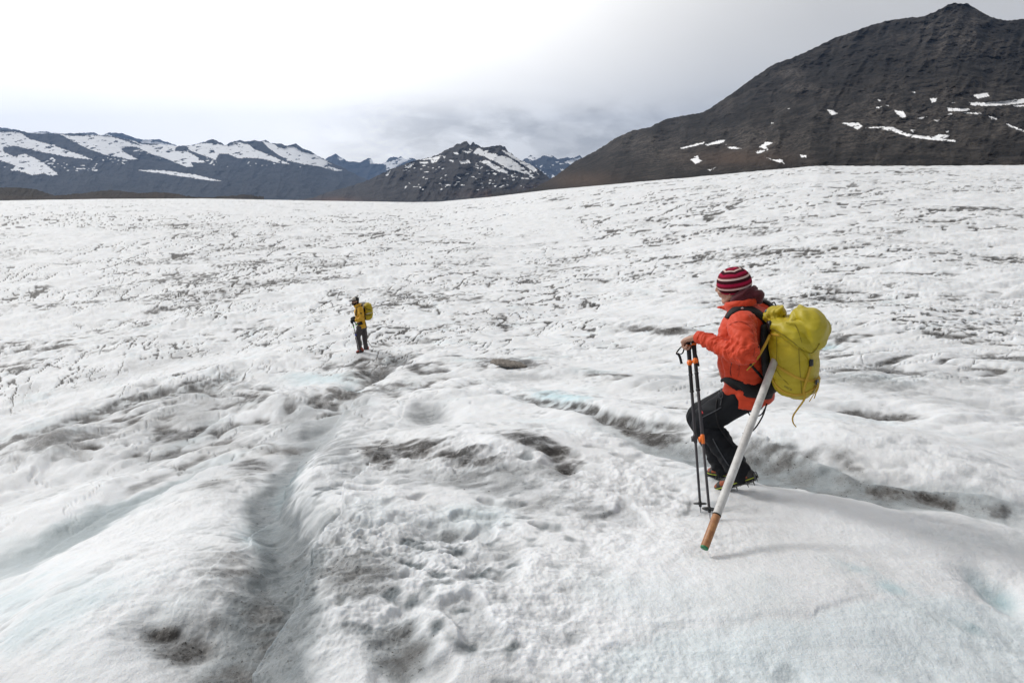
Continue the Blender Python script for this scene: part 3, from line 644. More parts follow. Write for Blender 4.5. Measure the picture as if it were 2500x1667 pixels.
class Clay:
    """collects closed shells; build() fuses them into one continuous surface (or keeps them as they are)"""
    def __init__(s): s.v = []; s.f = []
    def shell(s, rings):
        """rings: list of equal-length point loops, capped at both ends"""
        b = sum(len(a) for a in s.v); n = len(rings[0]); k = len(rings)
        pts = [np.asarray(r) for r in rings] + [np.mean(rings[0], 0)[None], np.mean(rings[-1], 0)[None]]
        s.v.append(np.concatenate(pts))
        for i in range(k - 1):
            for j in range(n):
                j2 = (j + 1) % n; s.f.append((b + i*n + j, b + i*n + j2, b + (i+1)*n + j2, b + (i+1)*n + j))
        for j in range(n):
            j2 = (j + 1) % n; s.f.append((b + k*n, b + j2, b + j)); s.f.append((b + k*n + 1, b + (k-1)*n + j, b + (k-1)*n + j2))
    def loft(s, secs, n=28, exp=2.0, res=None, dome=.0):
        """secs: (centre, half-vector U, half-vector V)"""
        C = np.array([a[0] for a in secs]); U = np.array([a[1] for a in secs]); V = np.array([a[2] for a in secs])
        if res: C, U, V = catmull(C, res), catmull(U, res), catmull(V, res)
        if dome:
            def cap(c, nxt, u, v):
                d = (c - nxt)/np.linalg.norm(c - nxt); r = min(np.linalg.norm(u), np.linalg.norm(v))*dome
                return [(c + d*r*math.sin(a), u*math.cos(a), v*math.cos(a)) for a in (1.35, 1.05, .75, .4)]
            a = cap(C[0], C[1], U[0], V[0]); b = cap(C[-1], C[-2], U[-1], V[-1])[::-1]
            C = np.concatenate([[q[0] for q in a], C, [q[0] for q in b]]); U = np.concatenate([[q[1] for q in a], U, [q[1] for q in b]]); V = np.concatenate([[q[2] for q in a], V, [q[2] for q in b]])
        th = np.linspace(0, 2*np.pi, n, endpoint=False); ct, st = np.cos(th), np.sin(th)
        ct = np.sign(ct)*np.abs(ct)**(2/exp); st = np.sign(st)*np.abs(st)**(2/exp)
        s.shell([c + ct[:, None]*u + st[:, None]*v for c, u, v in zip(C, U, V)])
    def limb(s, pts, rad, side=(0, 0, 1), flat=1.0, res=None, n=20, dome=.9, exp=2.0):
        pts = np.asarray(pts, float); rad = np.asarray(rad, float)
        res = res or max(4*len(pts), 8)
        R = np.maximum(catmull(np.stack([rad]*3, 1), res)[:, 0], rad.min()*.8); P = catmull(pts, res); T = np.gradient(P, axis=0)
        secs = []
        sv = np.asarray(side, float)
        for p, tg, r in zip(P, T, R):
            tg = unit(tg); u = np.cross(tg, sv)
            u = unit(u) if np.linalg.norm(u) > 1e-4 else unit(np.cross(tg, [1, .3, .2])); v = np.cross(u, tg)
            secs.append((p, u*r, v*r*flat))
        s.loft(secs, n=n, dome=dome, exp=exp)
    def ball(s, c, r, ax=None, n=20):
        r = np.ones(3)*r; ax = np.eye(3) if ax is None else np.asarray(ax)
        s.shell([np.asarray(c) + np.cos(a)*r[2]*ax[2] + np.sin(a)*(np.cos(b)[:, None]*ax[0]*r[0] + np.sin(b)[:, None]*ax[1]*r[1])
                 for a in np.linspace(.12, np.pi - .12, 12) for b in [np.linspace(0, 2*np.pi, n, endpoint=False)]])
    def box(s, c, ax, h):
        ax = np.asarray(ax); h = np.asarray(h)
        r = [np.asarray(c) + ax[0]*h[0]*sx + ax[1]*h[1]*sy for sx, sy in ((1,1),(-1,1),(-1,-1),(1,-1))]
        s.shell([[p - ax[2]*h[2] for p in r], [p + ax[2]*h[2] for p in r]])
    def mesh(s, name):
        me = bpy.data.meshes.new(name); me.from_pydata(np.concatenate(s.v).tolist(), [], s.f)
        bm = bmesh.new(); bm.from_mesh(me); bmesh.ops.recalc_face_normals(bm, faces=bm.faces); bm.to_mesh(me); bm.free()
        return me
    def build(s, name, mat, parent=None, voxel=None, smooth=0, disp=None, attrs=None, flat=False):
        me = s.mesh(name)
        if voxel:
            o = bpy.data.objects.new('tmp', me); S.collection.objects.link(o)
            m = o.modifiers.new('r', 'REMESH'); m.mode = 'VOXEL'; m.voxel_size = voxel
            if smooth: q = o.modifiers.new('s', 'SMOOTH'); q.factor = .5; q.iterations = smooth
            dg = bpy.context.evaluated_depsgraph_get(); dg.update()
            me2 = bpy.data.meshes.new_from_object(o.evaluated_get(dg)); bpy.data.objects.remove(o); me = me2; me.name = name
        co = np.empty(len(me.vertices)*3, np.float32); me.vertices.foreach_get('co', co); co = co.reshape(-1, 3).astype(float)
        if disp:
            no = np.empty(len(me.vertices)*3, np.float32); me.vertices.foreach_get('normal', no); no = no.reshape(-1, 3)
            co = co + no*disp(co, no)[:, None]; me.vertices.foreach_set('co', co.reshape(-1).astype(np.float32))
        for k, fn in (attrs or {}).items():
            a = me.attributes.new(k, 'FLOAT', 'POINT'); a.data.foreach_set('value', np.asarray(fn(co), np.float32))
        me.polygons.foreach_set('use_smooth', np.full(len(me.polygons), not flat)); me.update()
        return link(name, me, mat, parent)
def bvh_of(*obs):
    v = []; f = []
    for o in obs:
        b = len(v); v += [p.co[:] for p in o.data.vertices]; f += [tuple(b + i for i in p.vertices) for p in o.data.polygons]
    return BVHTree.FromPolygons(v, f)
CAMP = np.array([0, 0, H])
def hit(bvh, px, py):
    loc, no, _, _ = bvh.ray_cast(Vector(CAMP), Vector(unit(ray(px, py))))
    if loc is not None: return A3(loc), A3(no)
    d = unit(ray(px, py)); best = None                                   # the line passes beside it: take the nearest spot
    for tt in np.linspace(2.4, 5.5, 60):
        l2, n2, _, dd = bvh.find_nearest(Vector(CAMP + d*tt))
        if l2 is not None and (best is None or dd < best[0]): best = (dd, l2, n2)
    return A3(best[1]), A3(best[2])
def ribbon(P, N, width, thick=.003, lift=.002):
    """flat band along points P lying on a surface with normals N"""
    P = np.asarray(P); N = np.asarray(N); T = np.gradient(P, axis=0); w = np.asarray(width)*np.ones(len(P))
    rings = []
    for p, n, tg, ww in zip(P, N, T, w):
        n = unit(n); s = unit(np.cross(unit(tg), n)); a = p + n*lift
        rings.append([a + s*ww/2, a + s*ww/2*.9 + n*thick, a - s*ww/2*.9 + n*thick, a - s*ww/2])
    c = Clay(); c.shell(rings); return c
def drape(bvh, pix, width, name, mat, parent, thick=.003, lift=.002, n=None, sm=3, extra=None):
    """a band laid over a surface, found under a line of photo points"""
    pix = np.asarray(pix, float); n = n or max(10, int(np.sum(np.hypot(*np.diff(pix, axis=0).T))/4))
    q = catmull(np.concatenate([pix, np.zeros((len(pix), 1))], 1), n)[:, :2]
    w = np.interp(np.linspace(0, 1, n), np.linspace(0, 1, len(width)), width) if isinstance(width, (list, tuple)) else np.full(n, width)
    P = []; N = []; Wd = []
    for (a, b), ww in zip(q, w):
        p, no = hit(bvh, a, b)
        if p is not None: P.append(p); N.append(no); Wd.append(ww)
    P = np.array(P); N = np.array(N)
    for _ in range(sm):
        P[1:-1] = .25*P[:-2] + .5*P[1:-1] + .25*P[2:]; N[1:-1] = .25*N[:-2] + .5*N[1:-1] + .25*N[2:]
    return ribbon(P, N, np.array(Wd), thick, lift).build(name, mat, parent)
def rib_free(P, side, width, name, mat, parent, thick=.0025, n=16):
    """a loose strap: band along a free curve, its width along 'side'"""
    P = catmull(np.asarray(P, float), n); T = np.gradient(P, axis=0)
    N = np.array([unit(np.cross(np.asarray(side, float), unit(tg))) for tg in T])
    w = np.interp(np.linspace(0, 1, n), np.linspace(0, 1, len(width)), width) if isinstance(width, (list, tuple)) else width
    return ribbon(P, N, w, thick, -thick/2).build(name, mat, parent)
def tube(P, r, name, mat, parent, n=12, res=None):
    c = Clay(); P = np.asarray(P, float); r = np.ones(len(P))*r
    c.limb(P, r, side=(.31, .22, .93), n=n, res=res or max(2, 6*(len(P) - 1)), dome=.3 if len(P) > 2 else .15); return c.build(name, mat, parent)
def frame(azimuth):
    a = math.radians(azimuth); F = np.array([math.sin(a), math.cos(a), 0]); return F, np.array([-F[1], F[0], 0])
UP = np.array([0, 0, 1.])
class Figure:
    """photo points are placed on upright planes parallel to the walking direction, c metres to the person's left"""
    def __init__(s, O, azimuth): s.O = np.asarray(O, float); s.F, s.L = frame(azimuth)
    def P(s, px, py, c=0.0):
        d = ray(px, py); return CAMP + d*((np.dot(s.O - CAMP, s.L) + c)/np.dot(d, s.L))
    def at(s, f, l, z): return s.O + s.F*f + s.L*l + UP*z
def fold_noise(co, axis, freq, seed, stretch=3.0):
    """creases running across 'axis'"""
    a = unit(axis); b = unit(np.cross(a, [.3, .5, .8])); c = np.cross(a, b)
    u = co@a; v = co@b; w = co@c
    return pn(u*freq + 1.5*pn(v*freq*.3, w*freq*.3, seed + 5), (v + .6*w)*freq/stretch, seed)
def crease(co, axis, freq, seed, stretch=3.0):
    return 2.2*np.abs(fold_noise(co, axis, freq, seed, stretch)) - .6
def cap_weight(co, a, b, r0, r1):
    a = np.asarray(a); b = np.asarray(b); e = b - a; q = np.clip((co - a)@e/(e@e), 0, 1); d = np.linalg.norm(co - a - q[:, None]*e, axis=1)
    return 1 - sstep(r0, r1, d), q

def head_shape(c, hc, hd, hl, hu, k=1.0):
    """skull, jaw, nose, brow, lips and ears; hc = middle between the ears"""
    at = lambda f, l, u: hc + hd*f*k + hl*l*k + hu*u*k
    c.ball(at(-.012, 0, .028), A3([.098, .077, .098])*k, [hd, hl, hu]); c.ball(at(.040, 0, -.015), A3([.058, .062, .085])*k, [hd, hl, hu])
    c.limb([at(-.005, .050, -.045), at(.045, .036, -.088), at(.072, 0, -.102), at(.045, -.036, -.088), at(-.005, -.050, -.045)], A3([.022, .022, .022, .022, .022])*k, side=hu)
    c.ball(at(.050, 0, -.070), A3([.040, .042, .040])*k, [hd, hl, hu])
    c.limb([at(.090, 0, .022), at(.108, 0, -.006), at(.116, 0, -.022)], A3([.009, .012, .013])*k, side=hl)                      # nose
    for s in (1, -1):
        c.ball(at(.104, .011*s, -.025), .009*k)                                                                          # nostrils
        c.limb([at(.090, .012*s, .030), at(.088, .045*s, .032)], A3([.012, .010])*k, side=hu)                              # brow
        c.ball(at(.070, .042*s, -.022), A3([.026, .022, .020])*k, [hd, hl, hu])                                          # cheek
        c.ball(at(.081, .030*s, .008), .0125*k)                                                                          # eye
        c.limb([at(-.006, .078*s, .030), at(-.016, .086*s, .012), at(-.008, .080*s, -.020), at(.004, .074*s, -.028)], A3([.008, .011, .010, .006])*k, side=hl)   # ear
    c.limb([at(.092, .022, -.052), at(.102, 0, -.050), at(.092, -.022, -.052)], A3([.006, .008, .006])*k, side=hu)
    c.limb([at(.090, .020, -.062), at(.099, 0, -.063), at(.090, -.020, -.062)], A3([.006, .009, .006])*k, side=hu)
def hand_shape(c, wrist, fwd, out_, up, curl=(35, 85, 70), thumb_side=-1, spread=.0, k=1.0):
    """back of the hand faces 'up', fingers start towards 'fwd'; out_ points to the little finger"""
    at = lambda f, o, u: wrist + fwd*f*k + out_*o*k + up*u*k
    c.loft([(at(-.03, 0, 0), out_*.026*k, up*.019*k), (at(.0, 0, 0), out_*.027*k, up*.019*k), (at(.035, 0, .003), out_*.037*k, up*.017*k), (at(.075, 0, .004), out_*.042*k, up*.015*k), (at(.095, 0, 0), out_*.040*k, up*.011*k)], n=20, res=12, exp=2.6, dome=.6)
    LN = {0: (.042, .026, .021), 1: (.046, .030, .023), 2: (.042, .027, .022), 3: (.033, .020, .018)}
    for i in range(4):
        o = (-.031 + .0205*i); base = at(.088 - .004*abs(i - 1), o, .002); a = 0; p = base; pts = [at(.065, o*.9, .003), base]
        for ln, cu in zip(LN[i], curl):
            a += math.radians(cu + 4*i); p = p + (fwd*math.cos(a) - up*math.sin(a) + out_*spread*(i - 1.5))*ln*k; pts.append(p)
        r = A3([.0095, .0100, .0088, .0080, .0066])*k*(.9 if i == 3 else 1.0)
        c.limb(pts, r, side=out_, res=16, n=12)
    s = thumb_side
    c.limb([at(.018, .022*s, -.006), at(.045, .043*s, -.020), at(.072, .040*s, -.036), at(.090, .026*s, -.046)], A3([.014, .0115, .0098, .0075])*k, side=up, res=14, n=12)

# ------------------------------------------------------------------ materials of clothes and gear
M = {}
M['skin'] = simple_mat('skin', (.42, .24, .17), .5, (240, .25, .002), .35, .12, vscale=30)
M['orange'] = simple_mat('orange_softshell', (.56, .048, .012), .62, (900, .15, .0008), .3, .06, vscale=12, sheen=.1)
M['black'] = simple_mat('black_softshell', (.010, .011, .0135), .7, (700, .25, .001), .15, .25, vscale=20)
M['webbing'] = simple_mat('black_webbing', (.012, .012, .013), .7, (1200, .3, .0006), .3, .2)
M['plastic'] = simple_mat('black_plastic', (.012, .012, .013), .35, None, .5, .1)
M['maroon'] = simple_mat('maroon_fleece', (.070, .011, .017), .85, (500, .3, .001), .2, .2, sheen=.2)
M['yellow'] = simple_mat('yellow_pack_cloth', (.43, .33, .012), .50, (260, .25, .0012), .4, .14, vscale=9)
M['yellow2'] = simple_mat('yellow_lid_cloth', (.40, .325, .016), .50, (200, .3, .0014), .4, .14, vscale=9)
M['ystrap'] = simple_mat('mustard_webbing', (.50, .31, .035), .7, (1200, .3, .0006), .3, .1)
M['grip'] = simple_mat('dark_foam_grip', (.022, .022, .024), .8, (500, .3, .001), .25, .15)
M['carbon'] = simple_mat('dark_shaft', (.040, .036, .040), .38, None, .5, .2, vscale=8)
M['orangeplastic'] = simple_mat('orange_plastic', (.80, .17, .015), .4, None, .5, .06)
M['steel'] = simple_mat('worn_steel', (.35, .35, .36), .35, None, .5, .2, metal=.9)
M['pvc'] = None
M['green'] = simple_mat('green_cap_paint', (.012, .16, .060), .4, (60, .3, .002), .5, .15, vscale=60)
M['sole'] = simple_mat('boot_rubber', (.018, .018, .018), .8, (200, .4, .002), .3, .2)
M['white'] = simple_mat('white_print', (.75, .75, .75), .5, None, .4, .02)
M['blackprint'] = simple_mat('black_print', (.02, .02, .015), .5, None, .4, .02)
M['red'] = simple_mat('red_patch', (.62, .03, .04), .5, None, .4, .05)
M['blueloop'] = simple_mat('blue_cord', (.10, .30, .42), .6, None, .4, .1)
def pvc():
    m, t = new_mat('scuffed_white_tube'); tc = t.n('ShaderNodeTexCoord').outputs['Object']
    n = t.noise(tc, 9, 6, .65); n2 = t.noise(t.map(tc, (60, 60, 8)), 1.0, 5, .6)
    c = t.mix(t.smooth(n, .35, .75), (.62, .61, .59), (.40, .385, .37)); c = t.mix(t.math('MULTIPLY', t.smooth(n2, .56, .75), .5), c, (.22, .20, .19))
    b = t.n('ShaderNodeBsdfPrincipled', ins={'Base Color': c, 'Roughness': .5}); out(t, b); return m
M['pvc'] = pvc()
def wood():
    m, t = new_mat('varnished_wood'); tc = t.n('ShaderNodeTexCoord').outputs['Object']
    n = t.noise(t.map(tc, (40, 40, 40)), 1, 6, .65, 1.0); n2 = t.noise(tc, 26, 3, .5)
    c = t.mix(t.smooth(n, .3, .7), (.40, .19, .075), (.24, .10, .04)); c = t.mix(t.math('MULTIPLY', t.smooth(n2, .6, .75), .6), c, (.05, .03, .02))
    out(t, t.n('ShaderNodeBsdfPrincipled', ins={'Base Color': c, 'Roughness': .45})); return m
M['wood'] = wood()
def stripes():
    m, t = new_mat('striped_knit'); s = t.attr('stripe'); fr = t.math('FRACT', s)
    cr, dk, dr, pk = (.36, .010, .050), (.045, .006, .011), (.16, .008, .022), (.66, .48, .44)
    nd = t.n('ShaderNodeValToRGB', ins={0: fr}); e = nd.color_ramp; e.interpolation = 'LINEAR'
    st = [(0, cr), (.24, cr), (.27, dk), (.56, dk), (.59, pk), (.75, pk), (.78, dr), (.97, dr), (1.0, cr)]
    while len(e.elements) < len(st): e.elements.new(.5)
    for q, (p, c) in zip(e.elements, st): q.position = p; q.color = (*c, 1)
    tc = t.n('ShaderNodeTexCoord').outputs['Object']; kn = t.noise(tc, 420, 2, .5)
    b = t.n('ShaderNodeBsdfPrincipled', ins={'Base Color': t.mix(.25, nd.outputs[0], t.mix(kn, (0, 0, 0), nd.outputs[0])), 'Roughness': .9}); b.inputs['Specular IOR Level'].default_value = .15
    bp = t.n('ShaderNodeBump', ins={'Strength': .5, 'Distance': .0012, 'Height': kn}); t.t.links.new(bp.outputs[0], b.inputs['Normal']); out(t, b); return m
M['stripes'] = stripes()

# ------------------------------------------------------------------ the near hiker
G = Figure((1.695, 3.724, 0), -45); P = G.P; GF, GL = G.F, G.L
hip = P(1826, 940); neckb = P(1812, 752); spine = unit(neckb - hip); sfw = unit(GF - spine*np.dot(GF, spine))
hipL, kneeL, ankL = P(1812, 975, .10), P(1716, 1028, .15), P(1808, 1148, .11)
hipR, kneeR, ankR = P(1828, 962, -.10), P(1704, 1014, -.06), P(1764, 1134, -.10)
shL, elL, wrL = P(1812, 790, .19), P(1822, 866, .34), P(1704, 822, .25)
shR, elR, wrR = P(1858, 768, -.19), P(1850, 850, -.28), P(1800, 890, -.12)
HD, HLf = frame(-48); HD = unit(HD - .16*UP); HU = np.cross(HD, HLf); HU = unit(HU) if HU[2] > 0 else -unit(HU)
HU = unit(HU + .26*HLf); HLf = unit(HLf - HU*np.dot(HLf, HU)); HD = unit(HD - HU*np.dot(HD, HU))      # head tipped a little to his left
hc = P(1789, 700)
def torso_sec(px, py, a, b, c=0.0): return (P(px, py, c), sfw*a, GL*b)
kn = lambda a, b, q: a*(1 - q) + b*q
body = Clay()
head_shape(body, hc, HD, HLf, HU)
body.limb([hc - HU*.03 - HD*.02, hc - HU*.10 - HD*.025, neckb - spine*.02], [.052, .055, .065], side=HD)
body.loft([torso_sec(1828, 962, .10, .15), torso_sec(1822, 905, .095, .135), torso_sec(1817, 830, .11, .16), torso_sec(1820, 775, .085, .15)], res=14, dome=.5)
for a, b, c_ in ((shL, elL, wrL), (shR, elR, wrR)): body.limb([a, b, c_], [.052, .040, .028], res=18)
for a, b, c_ in ((hipL, kneeL, ankL), (hipR, kneeR, ankR)): body.limb([a, b, c_], [.066, .045, .035], res=18)
toeL, heelL = P(1758, 1186, .14), P(1834, 1163, .11); toeR, heelR = P(1738, 1150, -.09), P(1782, 1160, -.11)
body.limb([ankL, kn(heelL, toeL, .25) + UP*.045, toeL*.85 + heelL*.15 + UP*.030], [.030, .026, .018]); body.limb([ankR, kn(heelR, toeR, .25) + UP*.045, toeR*.85 + heelR*.15 + UP*.030], [.030, .026, .018])
gripA, gripB = P(1681, 846, .235), P(1694, 842, .215)
hfw = unit(P(1660, 836, .235) - wrL); hout = unit(GL - hfw*np.dot(GL, hfw)); hup = np.cross(hfw, hout); hup = hup if hup[2] > 0 else -hup
hand_shape(body, wrL, hfw, hout, hup, curl=(48, 78, 62), thumb_side=-1, k=1.22)
rfw = unit(GF*.6 + GL*.6 - UP*.3); rout = unit(np.cross(rfw, UP)); hand_shape(body, wrR, rfw, -rout*np.sign(np.dot(rout, GL))*-1, np.cross(rout, rfw)*np.sign(np.cross(rout, rfw)[2]), curl=(30, 45, 30), thumb_side=1)
person = body.build('person', M['skin'], None, voxel=.0042, smooth=3)
tag(person, 'hiker in orange jacket, black trousers and striped beanie holding two trekking poles', 'person')
# face details
eyem = simple_mat('eye_dark', (.02, .015, .012), .2, None, .5, .1)
hat_at = lambda f, l, u: hc + HD*f + HLf*l + HU*u
for s in (1, -1):
    c = Clay(); c.ball(hat_at(.0885, .030*s, .008), .0055, n=12); c.build('eye', eyem, person)
# beanie
c = Clay(); rings = []
for a in np.linspace(-.56, 1.50, 32):
    cr = math.cos(a); zz = math.sin(a); rings.append((hat_at(-.014, 0, .030 + .108*zz) + HU*.0, HD*(.1165*max(cr, .0)**.92), HLf*(.1000*max(cr, .0)**.92)))
c.loft(rings, n=48)
def stripe(co):
    q = co - hat_at(-.014, 0, .030); u = q@HU/.108; f_ = q@HD/.115; l_ = q@HLf/.096
    ang = np.arctan2(l_, f_); rr = np.hypot(f_, l_); k = np.cos(np.pi/6)/np.cos((ang % (np.pi/3)) - np.pi/6)
    rr = rr/np.where(u > .45, (1 - sstep(.45, .8, u)) + sstep(.45, .8, u)*k*1.08, 1.0)
    arc = np.arctan2(np.clip(u, -1, 1), np.maximum(rr, 1e-4))
    return (arc + .56)/2.04*3.3
beanie = c.build('beanie', M['stripes'], person, voxel=.004, smooth=3, disp=lambda co, no: .0012*fold_noise(co, HLf, 60, 3), attrs={'stripe': stripe})
beanie['label'] = 'knitted beanie with crimson, maroon and pale pink stripes'
# jacket
jk = Clay()
jk.loft([torso_sec(1828, 978, .155, .205), torso_sec(1826, 955, .158, .205), torso_sec(1822, 930, .150, .195), torso_sec(1819, 900, .152, .200), torso_sec(1818, 860, .158, .215), torso_sec(1817, 820, .158, .222),
         torso_sec(1819, 785, .140, .205), torso_sec(1820, 764, .115, .165), torso_sec(1815, 750, .085, .105)], n=40, res=34, exp=2.3, dome=.15)
jk.limb([shL - GL*.05, shL + GL*.012 - UP*.01, (shL + elL)/2 + GL*.02 - GF*.01, elL, elL*.62 + wrL*.38 - UP*.012, elL*.25 + wrL*.75 - UP*.004, wrL + (elL - wrL)*.06], [.085, .088, .078, .071, .062, .053, .044], res=34, n=28, dome=.4)
jk.limb([shR + GL*.05, shR, (shR + elR)/2, elR, (elR + wrR)/2, wrR], [.085, .086, .075, .068, .058, .046], res=26, n=24, dome=.5)
# stand-up collar with its loose front flap
cb = neckb + spine*.005
for k in range(1):
    ring = []
    for a in np.linspace(0, 2*np.pi, 17): ring.append(cb + sfw*(.098*math.cos(a)) + GL*(.098*math.sin(a)) + spine*(.030 - .012*math.cos(a)))
    jk.limb(ring, [.020]*17, side=spine, res=50, flat=1.5, dome=.1)
jk.limb([cb + sfw*.085 + GL*.03, cb + sfw*.13 + GL*.045 + spine*.012, cb + sfw*.158 + GL*.05 + spine*.010], [.022, .018, .007], side=spine, flat=.8)
axF = unit(wrL - elL); axU = unit(elL - shL)
def jack_disp(co, no):
    wf, q = cap_weight(co, elL, wrL, .07, .10); wu, q2 = cap_weight(co, shL + .1*(elL - shL), elL, .085, .12)
    d = wf*(.0095*crease(co, axF + .25*UP, 21, 1, 2.6) + .005*crease(co, axF + .4*UP, 48, 2, 3))
    d += wu*(1 - wf)*(.008*crease(co, axU*.8 + sfw*.6, 15, 3, 4) + .004*crease(co, axU, 38, 4, 3))
    we = np.exp(-(np.linalg.norm(co - (elL + sfw*.04 + UP*.03), axis=1)/.075)**2)
    d += we*.012*crease(co, unit(axU - axF*.6), 24, 5, 3.0)
    wt = (1 - np.maximum(wf, wu)); h = (co - hip)@spine
    d += wt*(.007*crease(co, spine + .35*sfw, 11, 6, 4)*(1 - sstep(.35, .55, h)) + .006*crease(co, sfw*.7 + spine*.4, 13, 7, 4) + .0025*fold_noise(co, spine, 40, 8))
    d -= .020*np.exp(-((h - .035)/.030)**2)*wt                            # drawn in under the hip belt
    return d
jacket = jk.build('jacket', M['orange'], person, voxel=.0062, smooth=4, disp=jack_disp)
jacket['label'] = 'orange softshell jacket'
bj = bvh_of(jacket)
dkor = simple_mat('orange_seam', (.30, .028, .010), .7)
drape(bj, [(1773, 800), (1790, 788), (1812, 785), (1833, 800), (1842, 830), (1840, 870), (1828, 895)], .004, 'sleeve_seam', dkor, jacket, .002, .0015, sm=6)
drape(bj, [(1787, 882), (1783, 905), (1785, 918)], .004, 'pocket_zip', M['webbing'], jacket, .0015, 0)
drape(bj, [(1800, 905), (1806, 885), (1803, 918)], .003, 'pocket_seam', dkor, jacket, .0015, 0)
# sleeve cuff
cv_ = unit(elL - wrL); c = Clay(); c.limb([wrL - cv_*.004, wrL + cv_*.03], [.043, .047], res=8, n=26, dome=.25); c.build('cuff', M['orange'], jacket, voxel=.004, smooth=2, disp=lambda co, no: .002*fold_noise(co, cv_, 90, 9))
# maroon hood lying round the neck
hd_ = Clay(); ring = []; rad = []
for a in np.linspace(0, 2*np.pi, 25):
    ca, sa = math.cos(a), math.sin(a)
    ring.append(neckb + spine*(.060 + .026*(-ca)) + sfw*(.058*ca - .014) + GL*(.068*sa)); rad.append(.030 + .008*(1 - ca)/2)
hd_.limb(ring, rad, side=spine, res=60, flat=1.25, dome=.1)
ring = [neckb + spine*(.105 + .022*(-math.cos(a))) + sfw*(.060*math.cos(a) - .028) + GL*(.070*math.sin(a)) for a in np.linspace(.9, 2*np.pi - .9, 17)]
hd_.limb(ring, [.016] + [.022]*15 + [.016], side=spine, res=40, flat=1.1)
hd_.limb([neckb + spine*.10 - sfw*.080, neckb + spine*.080 - sfw*.120, neckb + spine*.04 - sfw*.120], [.034, .030, .022], side=GL, flat=1.5)
hd_.loft([(neckb + spine*.02, sfw*.07, GL*.075), (neckb + spine*.09, sfw*.062, GL*.068)], res=6)
hood = hd_.build('hood', M['maroon'], person, voxel=.0055, smooth=4, disp=lambda co, no: .007*crease(co, spine + .5*sfw, 26, 12, 4) + .002*fold_noise(co, spine, 70, 13))
hood['label'] = 'maroon fleece hood bunched round the neck'
# trousers
tr = Clay()
tr.loft([(hip + spine*.02, sfw*.135, GL*.180), (hip - UP*.06 + GF*.005, GF*.145, GL*.185), (hip - UP*.13 + GF*.01, GF*.13, GL*.16)], res=8, dome=.5)
kn = lambda a, b, q: a*(1 - q) + b*q
tr.limb([hipL + GF*.01, kn(hipL, kneeL, .5), kneeL - GF*.01, kn(kneeL, ankL, .25) - GF*.012, kn(kneeL, ankL, .65) - GF*.008, ankL - UP*.02, ankL - UP*.055], [.116, .107, .092, .088, .083, .079, .075], res=34, n=28, side=GL, dome=.4)
tr.limb([hipR + GF*.01, kn(hipR, kneeR, .5), kneeR - GF*.01, kn(kneeR, ankR, .25) - GF*.012, kn(kneeR, ankR, .65) - GF*.008, ankR - UP*.02, ankR - UP*.03], [.116, .107, .092, .088, .083, .079, .075], res=34, n=28, side=GL, dome=.4)
def tr_disp(co, no):
    d = 0
    for hp, k_, an in ((hipL, kneeL, ankL), (hipR, kneeR, ankR)):
        w1, q = cap_weight(co, hp, k_, .10, .16); w2, q2 = cap_weight(co, k_, an, .085, .13); ax1, ax2 = unit(k_ - hp), unit(an - k_)
        d = d + w1*(1 - w2)*-.010*crease(co, ax1*.6 + .7*UP, 8, 21, 6) + w2*(-.010*crease(co, ax2*.7 + .6*GL, 9, 22, 4) - .006*crease(co, ax2, 20, 23, 3)*(.2 + q2))
        d = d + .010*np.exp(-(np.linalg.norm(co - (k_ - GF*.07), axis=1)/.09)**2)*fold_noise(co, unit(ax1 - ax2), 34, 24, 3)
    return d
trousers = tr.build('trousers', M['black'], person, voxel=.0068, smooth=4, disp=tr_disp)
trousers['label'] = 'black softshell trousers with grey zips'
bt_ = bvh_of(trousers)
zipm = simple_mat('grey_zip', (.055, .060, .068), .45)
drape(bt_, [(1740, 1070), (1758, 1102), (1780, 1136)], .007, 'zip', zipm, trousers, .003, .005, sm=8)
drape(bt_, [(1716, 1018), (1745, 1004), (1762, 994)], .005, 'pocket_zip', zipm, trousers, .002, .004, sm=8)
drape(bt_, [(1711, 1004), (1715, 1010)], .020, 'badge', M['red'], trousers, .0015, .001, n=4, sm=0)
p, n_ = hit(bt_, 1714, 1008)
# climbing harness cords looping round the legs
hr = empty('harness'); hr.parent = person
drape(bt_, [(1757, 958), (1750, 985), (1750, 1020), (1760, 1052), (1782, 1082), (1790, 1092)], .010, 'leg_strap', M['webbing'], hr, .004, .006, sm=10)
drape(bt_, [(1762, 950), (1764, 975), (1760, 990)], .006, 'gear_cord', zipm, hr, .003, .008, sm=8)
tube([P(1825, 1005, .17), P(1836, 1016, .19), P(1858, 1012, .16), P(1872, 988, .10)], .0045, 'leg_cord', M['webbing'], hr)
tube([P(1872, 985, .12), P(1862, 1015, .16), P(1845, 1043, .20), P(1830, 1056, .17), P(1814, 1058, .12)], .0050, 'leg_cord', M['webbing'], hr)
c = Clay(); cc_ = P(1760, 965, .21); [c.limb([cc_ + GF*.012*math.cos(a) + UP*.024*math.sin(a) for a in np.linspace(0, 2*np.pi, 13)], [.003]*13, side=GL, res=26, n=8, dome=.1)]; c.build('carabiner', zipm, hr)
